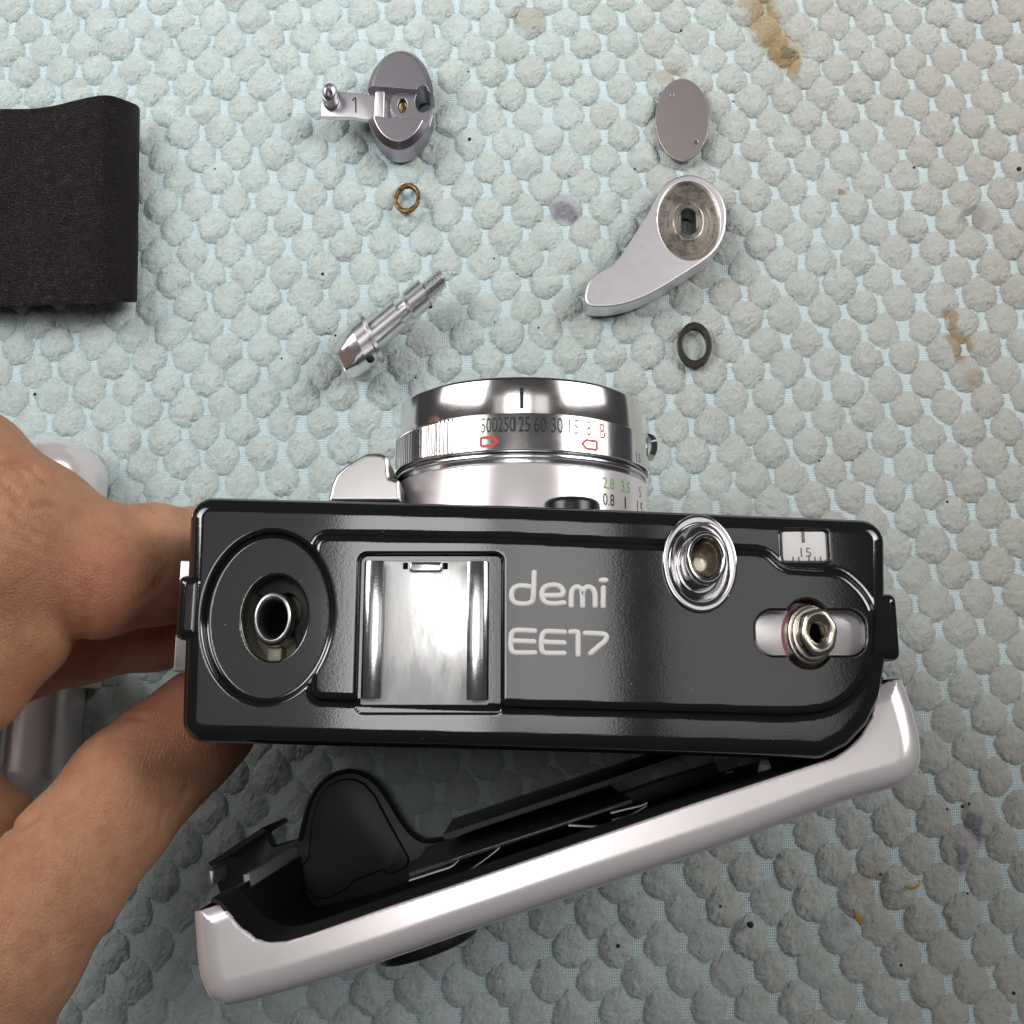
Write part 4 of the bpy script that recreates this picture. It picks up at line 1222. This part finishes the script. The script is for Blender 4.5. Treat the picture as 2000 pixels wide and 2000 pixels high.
def hand_f(x, y, z):
    xs = x / SX
    tot = None
    for ch, k_ in zip(chains, blend):
        d = None
        for a, b in zip(ch[:-1], ch[1:]):
            s_ = cone_seg(xs, y, z, a, b)
            d = s_ if d is None else smin(d, s_, 2.2)
        tot = d if tot is None else smin(tot, d, 1.2 if k_ == 2.0 else k_ * .6)
    # fold between the two phalanges of the bent index finger
    return np.minimum(tot, 60) * .86
hl = (-92, -92, 8); hh_ = (-30, 62, 92)
V, Q, N = solid(hand_f, hl, hh_, .62, polish=2)
# keep clear of the camera's end wall and the back
# creases of the skin, cut along the lines seen on the knuckle, fold and thumb
creases = [
    ([(0, 907), (26, 907), (58, 915), (81, 930), (93, 948)], 4.0, .75), ([(25, 908), (44, 930), (56, 958)], 3.2, .4), ([(0, 937), (14, 952), (24, 962), (40, 978), (56, 985)], 4.0, .7),
    ([(20, 998), (29, 1013), (48, 1030), (66, 1042), (84, 1048)], 4.5, .8), ([(60, 1000), (62, 990), (76, 988), (100, 986), (125, 985)], 4, .65), ([(93, 1005), (110, 1025), (126, 1048), (131, 1060)], 3.2, .55),
    ([(0, 1032), (30, 1050), (60, 1070)], 4, .4), ([(36, 1042), (60, 1062), (85, 1078)], 3.5, .35), ([(160, 995), (168, 1020), (172, 1046)], 3, .25), ([(0, 1075), (30, 1085), (60, 1100)], 4, .3),
    ([(166, 1130), (162, 1165), (158, 1200), (156, 1245)], 13, .4), ([(170, 1150), (180, 1175)], 3, .2), ([(262, 1180), (300, 1150), (330, 1110)], 6, .25),
    ([(335, 1570), (318, 1590), (312, 1625), (320, 1650)], 6, .3), ([(372, 1530), (355, 1560), (350, 1590)], 6, .25), ([(300, 1600), (290, 1640), (290, 1680)], 6, .25), ([(280, 1610), (268, 1650), (270, 1700)], 6, .2), ([(345, 1565), (330, 1610), (335, 1640)], 5, .2),
    ([(30, 1640), (45, 1670), (50, 1700)], 5, .3), ([(10, 1780), (60, 1800), (110, 1840)], 6, .25), ([(0, 1850), (60, 1890), (90, 1930)], 6, .25), ([(130, 1690), (170, 1720), (200, 1760)], 6, .2), ([(245, 1410), (258, 1400), (290, 1405)], 5, .4),
    ([(0, 1612), (40, 1614), (84, 1580)], 7, .5),
]
px = project(V)
up = N[:, 2] > -.1
for line, w, dep in creases:
    L_ = catmull(np.array(line, float), 6, False)
    jit = np.array([[mnoise.noise(Vector((a * .08, b * .08, 1))), mnoise.noise(Vector((a * .08, b * .08, 7)))] for a, b in L_]) * 4
    L_ = L_ + jit
    box = up & (px[:, 0] > L_[:, 0].min() - 25) & (px[:, 0] < L_[:, 0].max() + 25) & (px[:, 1] > L_[:, 1].min() - 25) & (px[:, 1] < L_[:, 1].max() + 25)
    ii = np.where(box)[0]
    if not len(ii): continue
    d = np.sqrt(((px[ii, None, :] - L_[None]) ** 2).sum(-1)); dm = d.min(1); tt_ = d.argmin(1) / max(len(L_) - 1, 1)
    fade = np.clip(np.minimum(tt_, 1 - tt_) * 5 + .15, 0, 1)
    V[ii] -= N[ii] * (dep * fade * np.exp(-(dm / w) ** 2) - .18 * dep * fade * np.exp(-((dm - 2.4 * w) / (1.2 * w)) ** 2))[:, None]
g = G("skin")
big = g.noise(.06, 3, .5)
blot = g.noise(.35, 4, .6)
skin = g.mix(g.ramp(big, [(.35, 0), (.65, 1)]), (.63, .31, .18), (.69, .36, .22))
# redder where the finger pads press: ends of finger and thumb
qa, qb = P(300, 1185, 52), P(350, 1360, 55)
skin = g.mix(g.math('MULTIPLY', g.spot(qa[0], qa[1], 7, 6, .8, .7, .1), .55), skin, (.56, .19, .13))
skin = g.mix(g.math('MULTIPLY', g.spot(qb[0], qb[1], 9, 7, .8, .7, .1), .55), skin, (.58, .20, .135))
skin = g.mix(g.math('MULTIPLY', g.ramp(blot, [(.45, 0), (.70, 1)]), .5), skin, (.46, .18, .095))
fine = g.voro(2.6, 'DISTANCE_TO_EDGE', g.vmath('ADD', g.scaled(1.1, .8, .8), g.vmath('MULTIPLY', g.noisec(.5, 2), (1.2, 1.2, 1.2))))
fin = g.ramp(fine, [(0, 0), (.16, 1)])
ridg = g.N.new("ShaderNodeTexWave"); ridg.inputs["Scale"].default_value = .55; ridg.inputs["Distortion"].default_value = 5; ridg.inputs["Detail"].default_value = 2; ridg.inputs["Detail Scale"].default_value = .35
g.L.new(g.scaled(1.0, .55, .2), ridg.inputs["Vector"])
hgt = g.math('ADD', g.math('MULTIPLY', fin, .28), g.math('ADD', g.math('MULTIPLY', ridg.outputs["Fac"], .06), g.math('MULTIPLY', g.noise(2.4, 5, .65), .9)))
g.set(col=skin, rough=.46, spec=.4, sss=.3, sssr=(1.0, .35, .2), ssss=.0022, normal=g.bump(hgt, .24, .9))
M['skin'] = g.m
hand = build("person", (V, Q), M['skin'], sharp=None)
tag(hand, "bare hand holding the camera's end between bent index finger and thumb", "hand")
